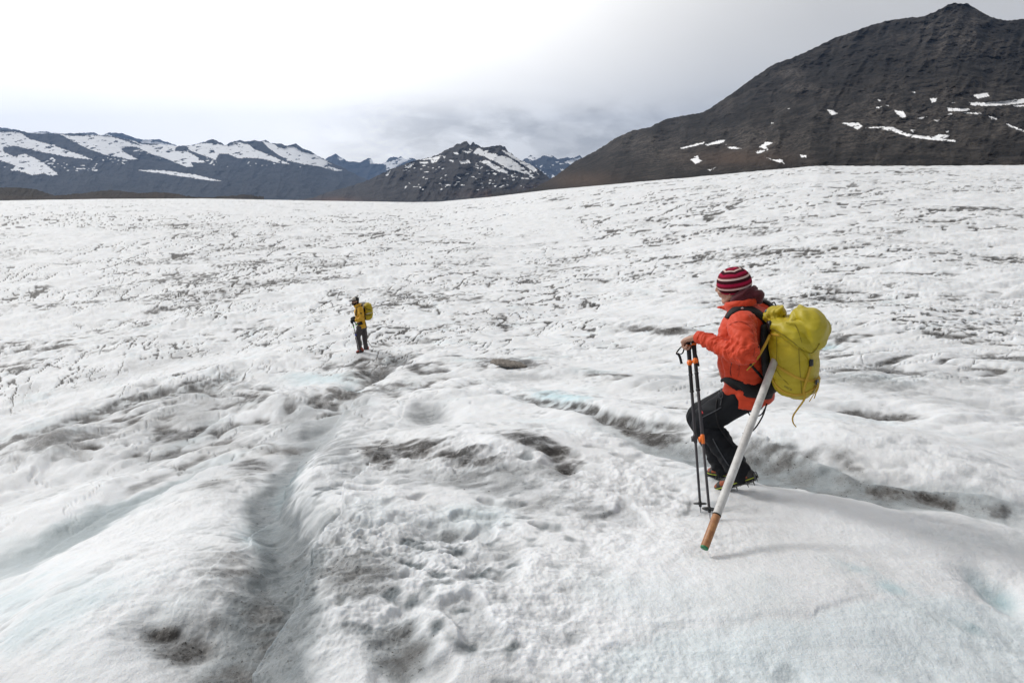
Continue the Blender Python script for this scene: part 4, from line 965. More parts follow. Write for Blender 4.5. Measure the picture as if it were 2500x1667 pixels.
# boots with crampons
def boot_mat():
    m, t = new_mat('boot_upper'); tc = t.n('ShaderNodeTexCoord').outputs['Object']; g = t.attr('panel')
    c = t.mix(t.smooth(g, .45, .55), (.020, .019, .018), (.30, .060, .014)); c = t.mix(t.math('MULTIPLY', t.smooth(t.noise(tc, 90, 3), .5, .62), .5), c, (.02, .018, .016))
    out(t, t.n('ShaderNodeBsdfPrincipled', ins={'Base Color': c, 'Roughness': .6})); return m
M['boot'] = boot_mat(); M['lime'] = simple_mat('lime_trim', (.40, .46, .05), .5); M['cramp'] = simple_mat('crampon_steel', (.10, .10, .10), .4, None, .5, .2, metal=.6)
def boot(ank, heel, toe, par, k=1.0, lbl=None):
    d = unit(toe - heel); s = unit(np.cross(UP, d)); u = np.cross(d, s); L_ = np.linalg.norm(toe - heel)
    c = Clay()
    at = lambda f, l, z: heel + d*f*L_ + s*l*k + u*z*k
    c.loft([(at(-.02, 0, .040), s*.030*k, u*.036*k), (at(.12, 0, .045), s*.037*k, u*.043*k), (at(.40, 0, .050), s*.038*k, u*.044*k), (at(.66, 0, .038), s*.046*k, u*.034*k), (at(.88, 0, .030), s*.044*k, u*.026*k), (at(1.0, 0, .024), s*.030*k, u*.018*k)], n=26, res=22, exp=2.5, dome=.5)
    c.limb([at(.16, 0, .05), at(.20, 0, .10), ank + UP*.03], A3([.048, .050, .054])*k, side=d, res=10)
    o = c.build('boot', M['boot'], par, voxel=.0055*k, smooth=3, disp=lambda co, no: .0018*fold_noise(co, d, 60, 31),
                attrs={'panel': lambda co: ((co - heel)@u/k < .062)*(((co - heel)@u/k) > .034)*((co - heel)@d/L_ > .08)*(np.abs(np.sin((co - heel)@d/L_*11)) > .55) + 0.0})
    sl = Clay(); sl.loft([(at(f, 0, .008), s*w*k, u*.010*k) for f, w in ((-.05, .030), (.1, .038), (.35, .034), (.62, .046), (.86, .046), (1.0, .034), (1.05, .020))], n=24, res=18, exp=4)
    sl.build('sole', M['sole'], o)
    tr_ = Clay(); tr_.loft([(at(f, 0, .021), s*w*1.02*k, u*.0035*k) for f, w in ((-.045, .031), (.1, .039), (.35, .035), (.62, .047), (.86, .047), (1.0, .034), (1.045, .020))], n=24, res=18, exp=4)
    tr_.build('rand', M['lime'], o)
    cr = Clay()
    for f in (.0, .16, .45, .62, .80, .98):
        for sd2 in (1, -1): cr.limb([at(f, .034*sd2, .006), at(f, .036*sd2, -.010), at(f + .01, .036*sd2, -.030)], A3([.006, .005, .0015])*k, n=6, res=5)
        cr.limb([at(f, .036, -.002), at(f, -.036, -.002)], A3([.004, .004])*k, n=6, res=3)
    cr.limb([at(.0, .035, -.001), at(.45, .036, -.001), at(.98, .033, -.001)], A3([.004]*3)*k, n=6); cr.limb([at(.0, -.035, -.001), at(.45, -.036, -.001), at(.98, -.033, -.001)], A3([.004]*3)*k, n=6)
    cr.limb([at(-.06, .03, .0), at(-.09, .02, .04), at(-.09, -.02, .04), at(-.06, -.03, 0)], A3([.005]*4)*k, n=6); cr.limb([at(.62, .047, .0), at(.62, .03, .062), at(.62, -.03, .062), at(.62, -.047, 0)], A3([.004]*4)*k, n=6)
    cr.build('crampon', M['cramp'], o)
    return o
boot(ankL, P(1842, 1170, .11), P(1752, 1196, .14), person); boot(ankR, P(1790, 1166, -.11), P(1730, 1156, -.08), person)

# ------------------------------------------------------------------ yellow rucksack on his back
pack = empty('backpack'); pack.location = tuple(P(1955, 968))
tag(pack, 'large yellow rolltop backpack with black hip belt on the orange jacket hiker', 'backpack')
pb = unit(P(1948, 790) - P(1957, 955)); pf = unit(GF - pb*np.dot(GF, pb)); pl = GL
def pchild(o):
    o.parent = pack; o.matrix_parent_inverse = Matrix.Translation(-Vector(pack.location)); return o
psec = lambda px, py, a, b: (P(px, py), pf*a, pl*b)
c = Clay()
c.loft([psec(1952, 966, .060, .072), psec(1948, 954, .108, .122), psec(1943, 932, .132, .142), psec(1940, 900, .138, .150), psec(1939, 850, .138, .152), psec(1939, 810, .135, .150), psec(1940, 785, .125, .140)], n=40, res=30, exp=2.7, dome=.35)
def pk_disp(co, no):
    h = (co - P(1957, 955))@pb
    return .006*crease(co, pb + .4*pl, 8, 41, 3) + .006*crease(co, pb, 18, 42, 4)*(.15 + sstep(.25, .5, h)) + .0015*fold_noise(co, pb + pf, 60, 43) - .006*np.exp(-((h - .10)/.012)**2)
pbody = pchild(c.build('pack_body', M['yellow'], None, voxel=.007, smooth=4, disp=pk_disp))
c = Clay()     # the floppy lid pulled over the top and back, and the gathered roll of the collar
c.loft([psec(1898, 796, .050, .095), psec(1920, 783, .072, .140), psec(1945, 776, .092, .158), psec(1970, 784, .100, .160), psec(1985, 806, .088, .150), psec(1988, 836, .055, .12)], n=34, res=26, exp=2.4, dome=.4)
c.limb([P(1958, 760, .03), P(1978, 774, .05), P(1994, 800, .06), P(1995, 836, .06), P(1986, 850, .06)], [.040, .058, .062, .048, .028], side=pl, flat=1.7, res=18, n=24)
c.limb([P(1890, 790, .10), P(1925, 808, .13), P(1958, 832, .13), P(1982, 856, .11)], [.035, .050, .050, .022], side=pl, flat=1.2, res=18)
c.limb([P(1957, 753, -.02), P(1945, 768, .06), P(1930, 790, .12)], [.026, .030, .02], res=12)
def lid_disp(co, no):
    ax = unit(P(2000, 800) - P(1900, 790))
    return -.007*crease(co, pb + .8*ax, 5.0, 51, 7) - .004*crease(co, pb*.9 - ax*.6 + .3*pl, 11, 52, 7) + .002*fold_noise(co, pb + .3*ax, 40, 53, 5) - .004*crease(co, pb*.5 + ax, 13, 54, 9)
lid = pchild(c.build('lid', M['yellow2'], None, voxel=.0065, smooth=4, disp=lid_disp))
c = Clay(); c.limb([P(1876, 775, .02), P(1888, 764, .02), P(1902, 758, .02), P(1912, 766, .02)], [.034, .040, .036, .022], side=pl, flat=1.7, res=16, n=22)
c.limb([P(1886, 790, .05), P(1892, 775, .04), P(1900, 790, .06)], [.03, .034, .03], side=pl, flat=1.5)
pchild(c.build('rolled_collar', M['yellow'], None, voxel=.006, smooth=3, disp=lambda co, no: .010*crease(co, pf + .3*pb, 30, 55, 3.5) + .003*fold_noise(co, pb, 70, 56)))
bp_ = bvh_of(pbody, lid); bb = bvh_of(pbody)
def sub(o, par=None): 
    o.parent = pack; o.matrix_parent_inverse = Matrix.Translation(-Vector(pack.location)); return o
# padded back panel between the jacket and the sack
c = Clay(); c.loft([(P(1887, 955), pf*.025, pl*.10), (P(1885, 900), pf*.03, pl*.13), (P(1880, 840), pf*.03, pl*.13), (P(1876, 790), pf*.025, pl*.10)], res=14, exp=3, dome=.4)
sub(c.build('back_panel', M['webbing'], None, voxel=.008, smooth=2))
bjs = bj
sub(drape(bjs, [(1776, 778), (1786, 765), (1802, 756), (1825, 755), (1848, 765), (1866, 783), (1878, 806), (1884, 828)], [.040, .058, .066, .066, .064, .060, .055, .05], 'shoulder_strap', M['webbing'], None, .014, .001, sm=5))
sub(rib_free([P(1858, 735, -.16), P(1868, 736, -.17), P(1880, 744, -.18), P(1892, 760, -.17), P(1897, 790, -.16)], pl, .055, 'shoulder_strap', M['webbing'], None, .014))
sub(tube([P(1884, 742, -.05), P(1890, 738, -.05), P(1893, 745, -.05), P(1890, 752, -.05)], .004, 'haul_loop', M['webbing'], None))
sub(tube([P(1868, 765, .05), P(1870, 758, .05), P(1878, 754, .04), P(1888, 753, .03)], .004, 'cord_loop', M['blueloop'], None))
p, n_ = hit(bjs, 1811, 750)
sub(drape(bjs, [(1808, 750), (1811, 749), (1815, 749)], [.006, .017, .006], 'logo_print', M['white'], None, .0015, .0155, n=5, sm=0))
sub(drape(bjs, [(1831, 888), (1844, 903), (1858, 919), (1866, 928)], .017, 'strap_webbing', M['webbing'], None, .003, .003))
sub(drape(bjs, [(1872, 800), (1862, 822), (1850, 848)], [.012, .007, .006], 'load_lifter', M['webbing'], None, .003, .003))
sub(drape(bjs, [(1763, 930), (1768, 925), (1785, 931), (1808, 943), (1832, 952), (1858, 956), (1884, 956)], [.014, .022, .070, .105, .115, .110, .10], 'hip_belt', M['webbing'], None, .014, .001, sm=6))
# straps and print on the sack
sub(drape(bb, [(1886, 880), (1900, 895), (1935, 916), (1965, 928), (1990, 929), (2001, 922)], .018, 'compression_strap', M['ystrap'], None, .003, .002, sm=5))
sub(drape(bb, [(1883, 912), (1892, 937), (1915, 957), (1945, 964), (1972, 957), (1994, 942)], .018, 'compression_strap', M['ystrap'], None, .003, .002, sm=5))
sub(drape(bp_, [(1969, 858), (1975, 872), (1978, 884)], [.040, .022, .016], 'lid_tab', M['yellow2'], None, .004, .002))
buck = sub(drape(bp_, [(1978, 877), (1978, 893)], .026, 'buckle', M['plastic'], None, .012, .002, n=5, sm=0))
q0, n0 = hit(bb, 1974, 905); q1, n1 = hit(bb, 1962, 950)
sub(rib_free([hit(bp_, 1978, 892)[0] + n0*.006, q0 + n0*.008, q1 + n1*.010, q1 - UP*.06 + n1*.014 - pf*.01, P(1938, 1012, .13), P(1936, 1030, .13), P(1944, 1042, .12)], unit(np.cross(n0, UP)), [.017, .017, .017, .017, .013, .009, .006], 'lid_strap', M['ystrap'], None, .003, n=30))
sub(rib_free([P(1880, 817, .14), P(1868, 842, .20), P(1846, 878, .26), P(1823, 904, .28)], GF + .4*UP, [.016, .018, .016, .006], 'loose_strap', M['ystrap'], None, .0025))
sub(drape(bb, [(1882, 816), (1900, 818), (1925, 820)], .014, 'side_strap', M['ystrap'], None, .003, .002))
sub(drape(bp_, [(1879, 786), (1880, 800), (1876, 815)], [.03, .028, .02], 'side_buckle', M['plastic'], None, .012, .002, n=6))
c2 = P(1996, 922, .02)
sub(rib_free([c2, P(1998, 935, .03), P(1995, 950, .04), P(1985, 965, .04), P(1976, 980, .04)], pl, .016, 'loose_strap', M['ystrap'], None, .003))
sub(rib_free([P(1994, 925, .05), P(1998, 945, .06), P(1992, 960, .06), P(1988, 972, .06)], pl, .018, 'loose_strap', M['ystrap'], None, .003))
c = Clay(); c.box(P(1995, 932, .05), [pf, pl, pb], [.006, .014, .016]); sub(c.build('buckle', M['plastic'], None, flat=True))
sub(drape(bb, [(1894, 900), (1905, 918), (1925, 938)], .004, 'seam', simple_mat('yellow_seam', (.24, .18, .01), .6), None, .0012, .0005))
ysm = simple_mat('yellow_seam_dark', (.21, .165, .008), .6)
sub(drape(bb, [(1896, 822), (1897, 850), (1896, 880), (1893, 910)], .004, 'seam', ysm, None, .0015, .0008))
sub(drape(bb, [(1950, 850), (1952, 890), (1955, 930), (1957, 960)], .004, 'seam', ysm, None, .0015, .0008))
sub(drape(bp_, [(1885, 800), (1910, 815), (1940, 838), (1965, 858), (1978, 862), (1990, 855), (2000, 838)], .006, 'lid_hem', ysm, None, .003, .001))
sub(drape(bp_, [(1925, 770), (1945, 800), (1962, 850)], .004, 'lid_seam', ysm, None, .0015, .0006))
# the printed name on the lower side
def text_mesh(body_txt, size):
    cu = bpy.data.curves.new('txt', 'FONT'); cu.body = body_txt; cu.size = size; cu.extrude = .0
    o = bpy.data.objects.new('txt', cu); S.collection.objects.link(o); dg = bpy.context.evaluated_depsgraph_get(); dg.update()
    me = bpy.data.meshes.new_from_object(o.evaluated_get(dg)); bpy.data.objects.remove(o); return me
def print_on(bvh, txt, pa, pc, hgt, mat, name, lift=.0012):
    """lettering laid on the surface between two photo points"""
    me = text_mesh(txt, 1.0); xs = [v.co.x for v in me.vertices]; w = max(xs) - min(xs); x0 = min(xs)
    a, na = hit(bvh, *pa); b, nb_ = hit(bvh, *pc); dirx = b - a; L_ = np.linalg.norm(dirx); dirx = dirx/L_; nm = unit(na + nb_); upv = np.cross(nm, dirx)
    upv = upv if upv[2] > 0 else -upv
    for v in me.vertices:
        q = a + dirx*((v.co.x - x0)/w*L_) + upv*(v.co.y*hgt/.72)
        loc, no, _, _ = bvh.ray_cast(Vector(q + nm*.05), Vector(-nm)); v.co = (loc + no*lift) if loc is not None else Vector(q)
    return link(name, me, mat)
sub(print_on(bb, 'SPEED 50', (1914, 944), (1932, 954), .013, M['blackprint'], 'name_print'))

# ------------------------------------------------------------------ white measuring tube with a wooden end, tucked under the pack
tA = P(1884, 900, .19); tB = CAMP + (ray_ground(1720, 1336) - CAMP)*.955
tdir = unit(tB - tA); tw = tB - tdir*.20
stake = empty('pole'); tag(stake, 'long scuffed white tube with wooden end and green cap tucked under the backpack', 'pole')
stake.location = tuple(tB)
def st(o): o.parent = stake; o.matrix_parent_inverse = Matrix.Translation(-Vector(stake.location)); return o
def cyl(a, b, r, name, mat, n=28, r2=None):
    d = unit(b - a); u = unit(np.cross(d, [.2, .3, .9])); v = np.cross(d, u); r2 = r2 or r; c = Clay(); L_ = np.linalg.norm(b - a); e = min(.004, L_*.2)
    c.loft([(a, u*(r - e*.6), v*(r - e*.6)), (a + d*e, u*r, v*r), (b - d*e, u*r2, v*r2), (b, u*(r2 - e*.6), v*(r2 - e*.6))], n=n); return c.build(name, mat)
st(cyl(tA - tdir*.12, tw, .0228, 'white_tube', M['pvc'])); st(cyl(tw - tdir*.01, tB, .0220, 'wooden_end', M['wood'])); st(cyl(tw - tdir*.004, tw + tdir*.004, .0236, 'tube_rim', M['sole'])); st(cyl(tB - tdir*.004, tB + tdir*.006, .0212, 'end_cap', M['green']))

# ------------------------------------------------------------------ the pair of trekking poles
def trek(top, tip, lbl, lock, lockc, basket_turn, strap_pts, k=1.0):
    r = empty('trekking_pole'); r.location = tuple(tip); tag(r, lbl, 'trekking pole', 'trekking poles held in the near hiker\'s hand')
    d = unit(tip - top); L_ = np.linalg.norm(tip - top)
    def ch(o): o.parent = r; o.matrix_parent_inverse = Matrix.Translation(-Vector(r.location)); return o
    at = lambda q: top + d*L_*q
    c = Clay(); c.limb([at(-.035), at(.0), at(.05), at(.095)], [.019, .0165, .0150, .0145], res=14, n=16, side=(.3, .2, .9)); ch(c.build('grip', M['grip']))
    ch(cyl(at(-.008), at(.004), .0185, 'grip_band', M['orangeplastic'], 16))
    c = Clay(); c.limb([at(.090), at(.100), at(.112)], [.016, .0215, .014], res=10, n=16, side=(.3, .2, .9)); c.ball(at(.106) + GL*.012, .012); ch(c.build('grip_collar', M['orangeplastic']))
    ch(cyl(at(.10), at(.56), .0105, 'upper_shaft', M['carbon'], 14)); ch(cyl(at(.545), at(.955), .0085, 'lower_shaft', M['carbon'], 14))
    ch(cyl(at(.17), at(.182), .0150, 'grip_ring', M['plastic'], 14)); ch(cyl(at(.272), at(.284), .0150, 'grip_ring', M['plastic'], 14)); ch(cyl(at(.11), at(.28), .0125, 'lower_grip', M['grip'], 14))
    c = Clay(); c.limb([at(.545), at(.585)], [.0135, .0125], res=6, n=14, side=(.3, .2, .9)); c.box(at(.562) + unit(np.cross(d, GL))*.012 + GL*.008, [unit(np.cross(d, GL)), GL, d], [.010, .009, .017]); ch(c.build('length_lock', lockc))
    # snow basket: hub, rim and spokes
    bc = at(.945); u = unit(np.cross(d, [.2, .3, .1])); v = np.cross(d, u)
    if basket_turn: 
        dd = unit(d + GL*basket_turn); u = unit(np.cross(dd, [.2, .3, .1])); v = np.cross(dd, u)
    c = Clay(); R_ = .040
    c.limb([bc + u*R_*math.cos(a) + v*R_*math.sin(a) for a in np.linspace(0, 2*np.pi, 21)], [.0042]*21, res=42, n=8, side=d, dome=.1)
    for a in np.linspace(0, 2*np.pi, 6, endpoint=False): c.limb([bc, bc + (u*math.cos(a) + v*math.sin(a))*R_], [.005, .0035], n=8, res=4)
    c.limb([at(.935), at(.958)], [.011, .010], res=4, n=12); ch(c.build('basket', M['plastic']))
    ch(cyl(at(.95), at(1.0), .0055, 'tip', M['steel'], 10, .003))
    pts = [P(*q) for q in strap_pts[0]]; ch(rib_free(pts, GL*.8 + UP*.25, .018, 'wrist_strap', M['webbing'], None, .003, n=24))
    pts = [P(*q) for q in strap_pts[1]]; ch(rib_free(pts, GF + .4*GL, .018, 'strap_end', M['webbing'], None, .003, n=12))
    return r
tipA = ray_ground(1711, 1252); tipB = ray_ground(1734, 1268)
trek(gripA, tipA, 'left one of the two dark poles in the hiker\'s hand, round basket facing up', 0, M['carbon'], 0, ([(1672, 842, .24), (1660, 850, .25), (1652, 862, .25), (1655, 866, .25), (1666, 862, .25), (1670, 852, .24)], [(1655, 862, .25), (1660, 872, .25), (1664, 888, .25)]))
trek(gripB, tipB, 'right one of the two dark poles in the hiker\'s hand, orange lever lock halfway down', 1, M['orangeplastic'], .22, ([(1693, 858, .20), (1698, 862, .20), (1699, 872, .20), (1695, 866, .20)], [(1697, 860, .19), (1702, 878, .18), (1705, 894, .18)]))

# ------------------------------------------------------------------ the second hiker, far down the ice
def ff(zx, zy): return 830 + zx*.10837, 710 + zy*.10837
Q = Figure(FAR, -110); QF, QL = Q.F, Q.L
Pq = lambda zx, zy, c=0.0: Q.P(*ff(zx, zy), c)
M['ochre'] = simple_mat('ochre_jacket', (.62, .34, .028), .6, (300, .2, .002), .3, .10)
M['greytr'] = simple_mat('grey_brown_trousers', (.075, .066, .066), .75, (200, .3, .002), .2, .15)
M['ypack'] = simple_mat('dull_yellow_pack', (.42, .31, .02), .6, (100, .3, .003), .3, .15)
M['redboot'] = simple_mat('red_boot', (.28, .045, .025), .6); M['beard'] = simple_mat('dark_hair', (.014, .010, .008), .8, (300, .5, .003), .2, .3)
M['capgrey'] = simple_mat('cap_front', (.36, .33, .28), .8); M['bluep'] = simple_mat('blue_lock', (.05, .06, .35), .4); M['greenp'] = simple_mat('green_band', (.10, .60, .08), .5); M['alu'] = simple_mat('grey_shaft', (.30, .29, .29), .35, None, .5, .1, metal=.5)
K = 1.0
hipq = Pq(485, 770); nkq = Pq(388, 335); spq = unit(nkq - hipq); sfq = unit(QF - spq*np.dot(QF, spq))
qhL, qkL, qaL = Pq(450, 800, .09), Pq(405, 1060, .10), Pq(455, 1325, .12)
qhR, qkR, qaR = Pq(520, 800, -.09), Pq(560, 1060, -.12), Pq(578, 1290, -.16)
qsL, qeL, qwL = Pq(455, 385, .19), Pq(490, 610, .27), Pq(345, 665, .20)
qsR, qeR, qwR = Pq(430, 370, -.19), Pq(440, 560, -.27), Pq(350, 615, -.16)
D2, L2 = frame(-128); D2 = unit(D2 + .02*UP); U2 = unit(np.cross(D2, L2)); U2 = U2 if U2[2] > 0 else -U2
h2 = Pq(347, 238)
c = Clay(); head_shape(c, h2, D2, L2, U2)
c.limb([h2 - U2*.03, h2 - U2*.10 - D2*.02, nkq - spq*.03], [.052, .056, .07], side=D2)
sec = lambda zx, zy, a, b: (Pq(zx, zy), sfq*a, QL*b)
c.loft([sec(485, 800, .10, .15), sec(460, 650, .10, .14), sec(430, 480, .11, .16), sec(415, 385, .08, .14)], res=12, dome=.5)
for a, b, d in ((qsL, qeL, qwL), (qsR, qeR, qwR)): c.limb([a, b, d], [.05, .04, .028], res=14)
for a, b, d in ((qhL, qkL, qaL), (qhR, qkR, qaR)): c.limb([a, b, d], [.08, .055, .035], res=14)
handd = unit(Pq(250, 668, .17) - qwL); ho = unit(np.cross(handd, UP)); ho = ho if np.dot(ho, QL) > 0 else -ho; hu_ = np.cross(handd, ho); hu_ = hu_ if hu_[2] > 0 else -hu_
hand_shape(c, qwL, handd, ho, hu_, curl=(50, 75, 60), thumb_side=-1)
hand_shape(c, qwR, handd, -ho, hu_, curl=(50, 75, 60), thumb_side=-1)
man = c.build('person', M['skin'], None, voxel=.007, smooth=2)
tag(man, 'bearded hiker in ochre jacket and peaked cap standing far off on the ice', 'person')
def qat(f, l, u): return h2 + D2*f + L2*l + U2*u
c = Clay(); c.ball(qat(.052, 0, -.082), [.052, .056, .045], [D2, L2, U2]); c.limb([qat(.0, .068, -.03), qat(.05, .052, -.075), qat(.085, .0, -.085), qat(.05, -.052, -.075), qat(.0, -.068, -.03)], [.018, .028, .032, .028, .018], side=U2); c.limb([qat(.098, .028, -.048), qat(.108, 0, -.042), qat(.098, -.028, -.048)], [.010]*3, side=U2)
c.build('beard', M['beard'], man, voxel=.008, smooth=2, disp=lambda co, no: .004*fold_noise(co, U2, 60, 61))
c = Clay(); c.ball(qat(-.030, 0, .015), [.082, .083, .090], [D2, L2, U2]); c.ball(qat(-.050, 0, -.03), [.06, .07, .07], [D2, L2, U2]); c.build('hair', M['beard'], man, voxel=.008, smooth=2)
c = Clay(); [c.ball(qat(.098, .031*s, .008), [.010, .027, .019], [D2, L2, U2]) for s in (1, -1)]; c.limb([qat(.096, .06, .014), qat(.0, .082, .016)], [.004]*2, n=6); c.limb([qat(.096, -.06, .014), qat(.0, -.082, .016)], [.004]*2, n=6); c.limb([qat(.108, .01, .012), qat(.108, -.01, .012)], [.004]*2, n=6); c.build('sunglasses', M['plastic'], man)
def cap_m():
    m, t = new_mat('trucker_cap'); t_ = t.mix(t.smooth(t.attr('front'), .47, .53), (.014, .014, .015), (.36, .33, .28)); out(t, t.n('ShaderNodeBsdfPrincipled', ins={'Base Color': t_, 'Roughness': .8})); return m
c = Clay(); c.loft([(qat(-.012, 0, .040), D2*.108, L2*.088), (qat(-.012, 0, .085), D2*.106, L2*.086), (qat(-.012, 0, .115), D2*.088, L2*.072), (qat(-.012, 0, .132), D2*.045, L2*.04)], n=28, res=14, dome=.3)
c.loft([(qat(.085, 0, .050), L2*.075, U2*.006), (qat(.13, 0, .046), L2*.072, U2*.005), (qat(.172, 0, .034), L2*.045, U2*.004)], n=20, res=10, dome=.3, exp=3)
cp = c.build('cap', cap_m(), man, voxel=.006, smooth=2, attrs={'front': lambda co: 1 - sstep(-.02, .0, -((co - h2)@D2 - .02) - 0) if False else ((((co - h2)@D2) > .012) & (((co - h2)@U2) > .055)).astype(float)})
# jacket, with its hood lying back
c = Clay(); c.loft([sec(500, 815, .135, .20), sec(490, 760, .135, .20), sec(470, 660, .135, .195), sec(450, 560, .145, .205), sec(432, 470, .150, .215), sec(425, 400, .120, .19), sec(400, 350, .085, .11)], n=32, res=24, exp=2.3, dome=.2)
c.limb([qsL - QL*.05, qsL, (qsL + qeL)/2 + QL*.02, qeL, (qeL + qwL)/2 - UP*.01, qwL], [.085, .085, .078, .072, .064, .055], res=26, dome=.4)
c.limb([qsR + QL*.05, qsR, (qsR + qeR)/2, qeR, (qeR + qwR)/2, qwR], [.085, .085, .075, .068, .06, .05], res=22, dome=.4)
c.limb([nkq + sfq*(.085*math.cos(a)) + QL*(.085*math.sin(a)) + spq*(.015 - .01*math.cos(a)) for a in np.linspace(0, 2*np.pi, 15)], [.032]*15, side=spq, res=36, flat=1.3, dome=.1)
c.limb([nkq - sfq*.08 + QL*.05, nkq - sfq*.12 - spq*.02, nkq - sfq*.08 - QL*.05], [.045, .06, .045], side=spq)
axq = unit(qwL - qeL); axq2 = unit(qeL - qsL)
def qd(co, no):
    w, _ = cap_weight(co, qeL, qwL, .08, .11); w2, _ = cap_weight(co, qsL, qeL, .09, .13)
    return w*.014*crease(co, axq, 18, 71, 3) + w2*(1 - w)*.012*crease(co, axq2 + .5*sfq, 12, 72, 4) + (1 - np.maximum(w, w2))*.010*crease(co, spq + .4*sfq, 10, 73, 4)
jq = c.build('jacket', M['ochre'], man, voxel=.010, smooth=3, disp=qd)
bq = bvh_of(jq)
ffl = lambda l: [ff(*q) for q in l]
drape(bq, ffl([(395, 735), (430, 745), (470, 730), (500, 715)]), [.04, .10, .11, .10], 'dark_pouch', M['webbing'], man, .03, .002)
c = Clay()
c.loft([(hipq + UP*.02, QF*.12, QL*.17), (hipq - UP*.10, QF*.12, QL*.17)], res=6, dome=.4)
c.limb([qhL, (qhL + qkL)/2, qkL, (qkL + qaL)/2, qaL - UP*.05], [.105, .096, .082, .076, .080], res=26, side=QL, dome=.4); c.limb([qhR, (qhR + qkR)/2, qkR, (qkR + qaR)/2, qaR - UP*.05], [.105, .094, .080, .074, .078], res=26, side=QL, dome=.4)
c.build('trousers', M['greytr'], man, voxel=.010, smooth=3, disp=lambda co, no: -.012*crease(co, UP*.7 + .6*QF, 7, 75, 5) - .004*crease(co, UP, 18, 76, 4))
_b = M['boot']; M['boot'] = M['redboot']; _l = M['lime']; M['lime'] = M['sole']
boot(qaL, Pq(520, 1362, .13), Pq(372, 1392, .16), man, 1.05); boot(qaR, Pq(636, 1338, -.16), Pq(520, 1345, -.14), man, 1.05)
M['boot'] = _b; M['lime'] = _l
for w_, e_ in ((qwL, qeL), (qwR, qeR)):
    c = Clay(); d_ = handd; c.limb([w_ - unit(w_ - e_)*.03, w_, w_ + d_*.05, w_ + d_*.10 - UP*.012], [.050, .048, .058, .050], res=14)
    c.limb([w_ + d_*.10 - UP*.01, w_ + d_*.125 - UP*.04, w_ + d_*.10 - UP*.075], [.045, .042, .030], res=10); c.build('glove', M['webbing'], man, voxel=.008, smooth=2, disp=lambda co, no: .004*crease(co, handd, 30, 77, 3))
# his pack
pk2 = empty('backpack'); pk2.location = tuple(Pq(640, 650)); tag(pk2, 'small dull yellow rucksack with black straps on the far hiker\'s back', 'backpack')
def s2(o): o.parent = pk2; o.matrix_parent_inverse = Matrix.Translation(-Vector(pk2.location)); return o
ps = lambda zx, zy, a, b: (Pq(zx, zy), sfq*a, QL*b)
c = Clay(); c.loft([ps(640, 640, .09, .12), ps(642, 600, .125, .15), ps(640, 500, .135, .16), ps(632, 400, .135, .16), ps(622, 345, .125, .15)], n=30, res=20, exp=2.8, dome=.3)
pk2b = s2(c.build('pack_body', M['ypack'], None, voxel=.012, smooth=3, disp=lambda co, no: .010*crease(co, spq, 10, 81, 3)))
c = Clay(); c.loft([ps(622, 352, .125, .15), ps(618, 315, .125, .15), ps(612, 292, .08, .11)], n=30, res=12, exp=2.6, dome=.4); s2(c.build('lid', M['ypack'], None, voxel=.012, smooth=3, disp=lambda co, no: .010*crease(co, QF, 12, 82, 3)))
bk2 = bvh_of(pk2b)
for l in ([(575, 390), (610, 415), (650, 425), (690, 430)], [(575, 540), (620, 548), (670, 550), (705, 540)]): s2(drape(bk2, ffl(l), .020, 'compression_strap', M['webbing'], None, .004, .003))
s2(drape(bk2, ffl([(585, 530), (630, 505), (680, 495), (712, 488)]), .020, 'pale_axe_shaft', M['pvc'], None, .012, .003))
s2(rib_free([Pq(690, 330, .0), Pq(712, 400, .03), Pq(745, 460, .03), Pq(785, 505, .03)], QL, [.05, .045, .04, .03], 'loose_strap', M['webbing'], None, .006))
s2(rib_free([Pq(715, 500, .0), Pq(735, 560, .0), Pq(742, 610, .0), Pq(735, 665, .0)], QL, .02, 'loose_strap', M['webbing'], None, .004)); s2(rib_free([Pq(670, 650, .0), Pq(690, 690, .0), Pq(700, 660, 0), Pq(712, 640, .0)], QL, .012, 'loose_strap', M['webbing'], None, .004))
c = Clay(); c.loft([(Pq(560, 640), sfq*.03, QL*.12), (Pq(556, 500), sfq*.035, QL*.13), (Pq(552, 380), sfq*.035, QL*.13)], res=10, exp=3, dome=.4); s2(c.build('back_panel', M['webbing'], None))
s2(drape(bq, ffl([(370, 420), (365, 480), (362, 560)]), .05, 'shoulder_strap', M['webbing'], None, .014, .002)); s2(drape(bq, ffl([(480, 345), (500, 300), (540, 330)]), .05, 'shoulder_strap', M['webbing'], None, .014, .002)); s2(drape(bq, ffl([(375, 400), (400, 360), (450, 345)]), .03, 'shoulder_strap', M['webbing'], None, .008, .002))
s2(rib_free([Pq(562, 640, .10), Pq(580, 720, .14), Pq(600, 800, .12), Pq(610, 835, .12)], QL, .035, 'hanging_strap', M['webbing'], None, .008))
# his two poles
def trek2(top, tip, lbl, up_, low_, knob):
    r = empty('trekking_pole'); r.location = tuple(tip); tag(r, lbl, 'trekking pole', 'trekking poles of the far hiker')
    def ch(o): o.parent = r; o.matrix_parent_inverse = Matrix.Translation(-Vector(r.location)); return o
    L_ = np.linalg.norm(tip - top); at = lambda q: top + (tip - top)*q
    c = Clay(); c.limb([at(-.03), at(.0), at(.06), at(.15)], [.022, .019, .017, .016], n=12, res=10); ch(c.build('grip', M['grip']))
    ch(cyl(at(.15), at(.19), .0185, 'grip_band', M['greenp'], 12)); ch(cyl(at(.19), at(.47), .011, 'upper_shaft', up_, 10)); ch(cyl(at(.45), at(.97), .0095, 'lower_shaft', low_, 10))
    c = Clay(); c.ball(at(.42), .030, n=12); ch(c.build('length_lock', knob)); ch(cyl(at(.955), at(.965), .018, 'basket', M['plastic'], 12)); ch(cyl(at(.965), at(1.0), .006, 'tip', M['steel'], 8))
